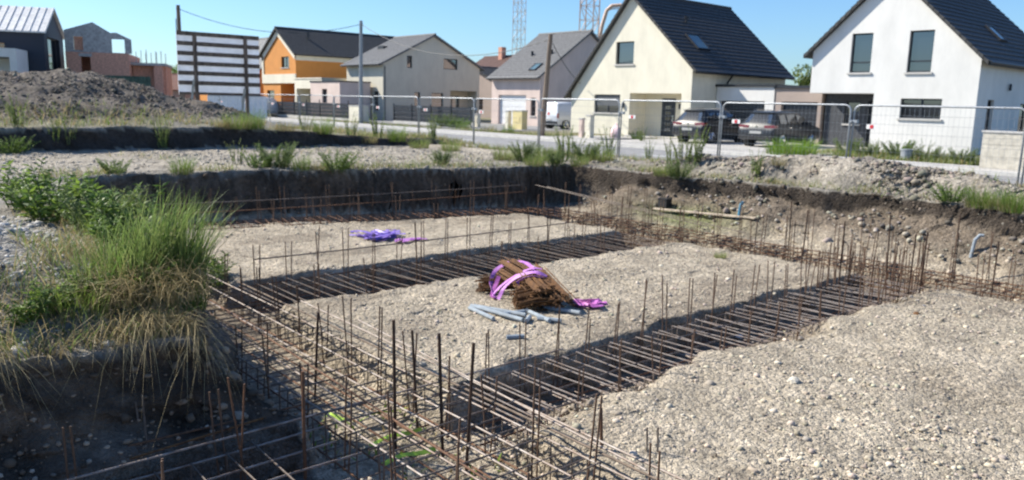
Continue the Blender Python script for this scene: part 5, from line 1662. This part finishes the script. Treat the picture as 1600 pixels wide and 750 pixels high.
hay('straw coloured dry grass hanging over the corner of the left bank', -6.6, -6.22, 1.6, 2.15, 430, .35, .75, 26)
hay('thin dry stalks hanging over the middle of the bank lip', -6.5, -6.2, .9, 1.6, 170, .2, .42, 14)
hay('dry seed stalks hanging over the bank at the left frame edge', -6.35, -6.15, .5, .75, 130, .35, .7, 5)
def cover(name, label, pts, hmin, hmax, ca, cb, dryf, wd=.007):
    n = len(pts)
    c0 = pts.mean(0)
    cols = mixcol(g, n, ca, cb)
    k = g.random(n) < dryf
    cols[k] = mixcol(g, int(k.sum()), DRY, STRAW)
    v, f, c = blades(pts - c0, g.uniform(hmin, hmax, n), np.full(n, wd) * g.uniform(.7, 1.4, n), g.uniform(.2, 1.1, n), g.uniform(0, 6.28, n), cols, g)
    tag(col_mesh(name, v, f, c, M['leaf'], loc=c0), label, 'grass', kind='stuff')
def region(x0, x1, y0, y1, n, s=1.0, thr=.0, seed=0, maxins=.1):
    x, y = g.uniform(x0, x1, n), g.uniform(y0, y1, n)
    t = terr(x, y)
    k = (fbm(x * s, y * s, 100 + seed) > thr) & (t[1] < maxins)
    return np.stack([x, y, t[0] - .02], 1)[k]
q = region(-8.6, -6.1, .3, 2.6, 5200, 1.5, -.25, 1)
q = q[(q[:, 0] > -7.6) | (q[:, 1] > 1.2)]
cover('bank_grass', 'mixed green and dry grass on top of the left bank', q, .10, .34, GREEN * 1.3, PALE, .5, .008)
q = region(-12, -7.5, 1.7, 3.6, 3600, 1.2, -.2, 2)
cover('bank_grass', 'dry yellowish grass along the back edge of the left bank', q, .10, .3, PALE, DRY, .6, .009)
for i, (px, py, s, kind, lab) in enumerate([
    (85, 490, .6, 'broad', 'broad leaved weed on the bank lip at the lower left'), (40, 510, .6, 'broad', 'small leafy weed at the lower left frame edge'), (150, 475, .65, 'broad', 'leafy weed between the gravel heap and the big tuft'),
    (335, 455, 1.0, 'broad', 'leafy weed right of the big tall grass tuft at the bank corner'), (205, 345, .9, 'tuft', 'grey green grass tuft behind the tall grass tuft, before the dark wall'),
    (180, 380, 1.0, 'tuft', 'yellowing grass tuft between the leafy weeds and the big tuft'), (230, 475, .8, 'broad', 'leafy weed in the dry grass below the big tall tuft'), (120, 490, .8, 'tuft', 'green grass tuft on the bank lip above the dark face'), (290, 480, .7, 'tuft', 'grass tuft in the straw at the bank corner')]):
    plant(kind, px, py, s, lab, i)

for i, (x, y, s_, k, lab) in enumerate([
    (-12.6, 1.95, 1.4, 'broad', 'large dark green weed at the left frame edge behind the gravel heap'), (-11.5, 2.15, 1.4, 'bush', 'leafy weed behind the gravel heap, second from the left frame edge'), (-10.9, 2.0, 1.5, 'broad', 'tall leafy weed above the crest of the gravel heap'),
    (-10.2, 2.35, 1.4, 'broad', 'yellow green leafy weed behind the right shoulder of the gravel heap'), (-9.6, 2.2, 1.3, 'bush', 'dense leafy weed at the right foot of the gravel heap'), (-9.0, 2.35, 1.3, 'broad', 'sunlit broad leaved weed directly left of the big tall tuft'), (-8.4, 2.15, 1.1, 'broad', 'low leafy weed touching the left side of the big tall tuft'),
    (-11.2, 2.75, 1.1, 'tuft', 'grass tuft behind the leafy weeds of the left bank')]):
    plant(k, 0, 0, s_, lab, i, pos=Vector((x, y, H(x, y))))
# --- strip, terrace and the weeds along the fence
for i, (px, py, s, kind, lab) in enumerate([
    (432, 262, 1.35, 'bush', 'bushy green weed on the rim of the dark left wall, tallest there'), (405, 262, 1.0, 'bush', 'low green weed left of the tallest bush on the rim'),
    (470, 266, .9, 'tuft', 'yellow green tuft on the rim right of the tallest bush'), (525, 268, 1.15, 'bush', 'round green weed on the rim, further right'),
    (500, 266, .8, 'dry', 'dry tuft between the two rim bushes'), (370, 258, .9, 'tall', 'thin pale weed stem left of the rim bushes'),
    (285, 272, .9, 'tuft', 'grass tuft on the rim above the dark wall, left part'), (180, 272, .8, 'bush', 'small yellow green weed on the rim at far left'),
    (255, 232, 1.2, 'tall', 'pale green weed before the dark terrace face, right one'), (108, 236, 1.2, 'tall', 'pale green weed pair before the dark terrace face, left one'), (88, 236, 1.0, 'tall', 'thin weed left of the pale weed pair on the strip'),
    (18, 240, 1.2, 'bush', 'leafy green weed at the left frame edge on the strip'), (30, 215, 1.2, 'tall', 'tall weed at the left frame edge before the terrace face'),
    (370, 204, 1.5, 'tuft', 'grass tuft on the terrace below the billboard, left one'), (395, 205, 1.4, 'tuft', 'grass tuft on the terrace below the billboard, right one'), (345, 206, 1.1, 'dry', 'dry tuft at the foot of the spoil heap'),
    (445, 207, 1.3, 'dry', 'brown dry tuft on the terrace edge'), (478, 209, 1.1, 'tall', 'dry looking weed on the terrace edge before the dark slat fence'),
    (505, 212, 1.3, 'tuft', 'yellow green tuft before the cream letterbox pillar'), (548, 214, 1.2, 'tall', 'tall weed at the foot of the tall grey pole'), (590, 216, 1.3, 'tall', 'bright green weed before the beige house wall'),
    (575, 222, 1.2, 'dry', 'reddish dry tuft right of the grey pole'), (620, 224, 1.3, 'tuft', 'pale tuft on the verge before the beige gable'), (655, 232, 1.2, 'tuft', 'green tuft on the verge at a fence post'), (675, 222, 1.2, 'tall', 'thin weed before the shaded gable'),
    (705, 236, 1.1, 'tuft', 'green tuft near the fence post left of the pink house'), (690, 258, .9, 'bush', 'low weed on the pit rim near the far corner')]):
    plant(kind, px, py, s, lab, i)
for i, (px, py, s, kind, lab) in enumerate([
    (790, 250, 1.25, 'tuft', 'green tuft at the far pit corner, leftmost of the green mass'), (820, 252, 1.3, 'bush', 'leafy weed in the green mass before the pink house'), (850, 250, 1.4, 'tuft', 'tall green tuft in the green mass, middle'),
    (880, 252, 1.4, 'tall', 'tall weed spire in the green mass, left of the cream house corner'), (895, 250, 1.35, 'tall', 'second tall weed spire beside the fence post'), (915, 252, 1.3, 'bush', 'leafy weed at the right end of the green mass'), (938, 254, 1.25, 'tuft', 'green tuft right of the tall spires'),
    (950, 250, 1.3, 'tall', 'slender weed beside the fence post before the cream house'), (835, 258, 1.0, 'tuft', 'short tuft in front of the green mass'), (868, 262, 1.0, 'bush', 'low weed hanging at the corner of the pit edge'), (905, 264, .9, 'tuft', 'small tuft on the pit edge below the green mass'),
    (1013, 252, 1.0, 'tall', 'slender weed on the rubble before the porch'), (1068, 262, 1.35, 'tall', 'tall yellow green weed on the rubble left of the fence joint'), (1085, 264, 1.25, 'tall', 'tall pale weed beside the fence joint'), (1048, 258, 1.0, 'tall', 'thin dry weed left of the tall yellow green weed'),
    (1060, 282, 1.0, 'bush', 'low bushy weed on the pit edge below the tall weeds'), (1035, 280, .8, 'tuft', 'small grass tuft left of the low bushy weed'), (1180, 278, .8, 'tall', 'small weed on the rubble before the right car'),
    (1485, 318, .9, 'bush', 'dark green weed on the pit edge at the right'), (1530, 328, .9, 'tuft', 'green tuft on the pit edge near the right frame edge, left one'), (1560, 332, .9, 'tuft', 'green tuft on the pit edge near the right frame edge, middle one'), (1585, 336, .9, 'tuft', 'green tuft at the right frame edge'),
    (1125, 404, .4, 'tuft', 'tiny green tuft on the far right corner of the central pad'), (1215, 270, .7, 'dry', 'dry tuft on the rubble crest')]):
    plant(kind, px, py, s, lab, i + 1)
# street side plants
plant('lush', 0, 0, 1.5, 'bright yellow green rounded shrub grass behind the fence, right of the parked cars', 0, pos=Vector((-16.4, 29.0, .1)))
bed = [(-15.2, 31.0, 'tuft', 1.2), (-14.6, 31.6, 'bush', 1.5), (-13.9, 31.2, 'tall', 1.1), (-13.4, 32.0, 'bush', 1.7), (-12.6, 32.2, 'tall', 1.2), (-12.2, 31.6, 'bush', 1.4), (-11.6, 31.8, 'tuft', 1.4), (-11.0, 31.5, 'bush', 1.5), (-10.4, 31.2, 'tall', 1.0), (-15.9, 32.6, 'bush', 1.6), (-15.0, 33.2, 'tall', 1.1), (-14.2, 33.5, 'bush', 1.6)]
order = ['first', 'second', 'third', 'fourth', 'fifth', 'sixth', 'seventh', 'eighth', 'ninth', 'tenth', 'eleventh', 'twelfth']
for i, (x, y, k, s) in enumerate(sorted(bed, key=lambda b: b[0] + b[1] * .3)):
    plant(k, 0, 0, s, 'green garden plant before the white house, %s from the left in the bed' % order[i], i, pos=Vector((x, y, H(x, y))), grp='garden plants before the white house')
for i, (x, y, k, s, lab) in enumerate([(-28.0, 33.2, 'bush', 1.1, 'small round garden bush before the cream house, left of the porch'), (-27.3, 32.5, 'bush', .8, 'smaller garden bush right beside the pink sack'), (-25.9, 31.2, 'tall', 1.1, 'slim garden plant before the porch step'),
      (-43.6, 32.6, 'bush', 2.0, 'yellow green bush on the verge before the pink house, left one'), (-42.0, 32.0, 'tuft', 1.8, 'grass tuft on the verge before the pink house'), (-46.0, 32.4, 'tall', 1.7, 'tall yellow green bush on the verge by the shaded gable'), (-45.2, 32.9, 'bush', 2.2, 'large yellow green bush left of the short cream post'), (-38.8, 31.6, 'dry', 2.0, 'reddish dry tuft right of the yellow cabinet'), (-36.4, 31.2, 'tuft', 1.5, 'green tuft on the verge left of the cream gate post')]):
    plant(k, 0, 0, s, lab, i, pos=Vector((x, y, H(x, y))))
for k in PR:
    for src in PR[k]:
        if src not in used:
            for ch in list(src.children): bpy.data.objects.remove(ch)
            bpy.data.objects.remove(src)
# low ground cover
q = np.concatenate([region(-26.5, -24.1, -2, 17, 3500, .6, -.1, 5), region(-29, -10, 17.0, 19.9, 7000, .5, -.15, 6), region(-36, -24, 15, 19.5, 3500, .5, -.1, 7)])
cover('verge_grass', 'patchy yellow green and dry grass on the terrace and along the site fence', q, .12, .38, PALE, BRIGHT * .9, .5, .018)
q = np.concatenate([region(-23, -17.1, 2, 15, 2200, .8, .22, 8), region(-14, -3, 15.2, 17.2, 1800, .8, .2, 9)])
cover('verge_grass', 'sparse weeds and dry grass on the strip and on the rubble edge', q, .08, .26, PALE, BRIGHT * .8, .45, .014)
q = np.concatenate([region(-17, -9.7, 30.1, 34, 6000, .5, -.3, 10), region(-60, -31.5, 30.1, 31.5, 3500, .5, -.1, 11), region(-31, -27.4, 30.1, 35, 500, .5, -.1, 12)])
cover('garden_grass', 'uneven green grass of the front gardens behind the street', q, .15, .4, BRIGHT * .7, PALE, .3, .03)
t4 = np.stack([g.normal(-10.4, .6, 420), g.normal(14.15, .14, 420)], 1)
q = np.concatenate([np.concatenate([t4, (Hn(t4[:, 0], t4[:, 1]) - .01)[:, None]], 1)])
cover('ledge_grass', 'thin greenish growth on the ledge below the right wall', q, .03, .09, PALE, BRIGHT * .7, .2, .012)
q = np.stack([g.uniform(-6.3, -4.4, 240), g.uniform(2.9, 4.0, 240)], 1)
q = np.concatenate([q, (Hn(q[:, 0], q[:, 1]) - .01)[:, None]], 1)
cover('trench_weeds', 'small lime green weeds among the bars of the near trench', q[g.random(240) < .5], .05, .16, np.array((.22, .36, .03)), BRIGHT, .3, .02)

y_ = g.uniform(3, 14.6, 2600); x_ = wall_left(y_) - .05 - np.abs(g.normal(0, .35, 2600))
k_ = fbm(y_ * .8, x_ * .8, 120) > -.02
cover('rim_grass', 'patchy low yellow green grass along the rim of the dark left earth wall', np.stack([x_, y_, Hn(x_ - .12, y_) - .02], 1)[k_], .07, .30, PALE, BRIGHT * .8, .4, .012)
x_ = g.uniform(-14.5, -2, 2400); y_ = lip_right(x_) + .05 + np.abs(g.normal(0, .22, 2400))
k_ = fbm(x_ * .8, y_ * .8, 121) > .05
cover('rim_grass', 'patchy low grass along the rim of the right earth wall', np.stack([x_, y_, Hn(x_, y_ + .1) - .02], 1)[k_], .06, .24, PALE, BRIGHT * .8, .4, .010)

# --- far trees
def tree(label, x, y, h, r, seed, ca, cb):
    g2 = np.random.default_rng(seed)
    o = thing('tree', label, 'tree', (x, y, 0), local=True)
    t = MB().tube([(0, 0, 0), (.1, .05, h * .3), (.0, .1, h * .62)], [.28, .2, .1], 8)
    for k in range(7):
        a = k * .9; t.tube([(.05, .05, h * (.3 + .04 * k)), (math.cos(a) * r * .6, math.sin(a) * r * .6, h * (.5 + .06 * k))], [.1, .03], 5)
    t.build('trunk', M['bark'], o, local=True)
    n = 4200; V_, F_, C_ = [], [], []
    cl = [(g2.uniform(-.7, .7) * r, g2.uniform(-.7, .7) * r, h * g2.uniform(.42, .86), r * g2.uniform(.3, .55)) for _ in range(16)]
    for i in range(n):
        c = cl[i % 16]; d = g2.normal(0, 1, 3); d /= np.linalg.norm(d); p = np.array(c[:3]) + d * c[3] * g2.uniform(.5, 1.05) * np.array([1, 1, .75])
        s = g2.uniform(.12, .26); a = g2.normal(0, 1, 3); a /= np.linalg.norm(a); b = np.cross(a, g2.normal(0, 1, 3)); b /= np.linalg.norm(b)
        k = len(V_); V_ += [p - a * s, p + b * s * .5, p + a * s, p - b * s * .5]; F_.append((k, k + 1, k + 2, k + 3))
        cc = (ca + (cb - ca) * g2.random()) * g2.uniform(.6, 1.3); C_ += [cc] * 4
    col_mesh('crown', V_, F_, C_, M['leaf'], o)
tree('broad round green tree far behind the low red roof at the left', -128, 39.5, 6.6, 4.6, 1, GREEN, BRIGHT * .8)
tree('smaller green tree beside the broad round one, left of it', -128, 34.0, 5.4, 2.6, 2, GREEN, BRIGHT * .6)
tree('distant tree seen above the garages between the cream and white houses', -42, 80, 7.2, 3.2, 3, GREEN, PALE)
tree('lower distant tree between the garages and the white house', -37, 76, 6.4, 2.4, 4, GREEN * .8, GREEN * 1.6)
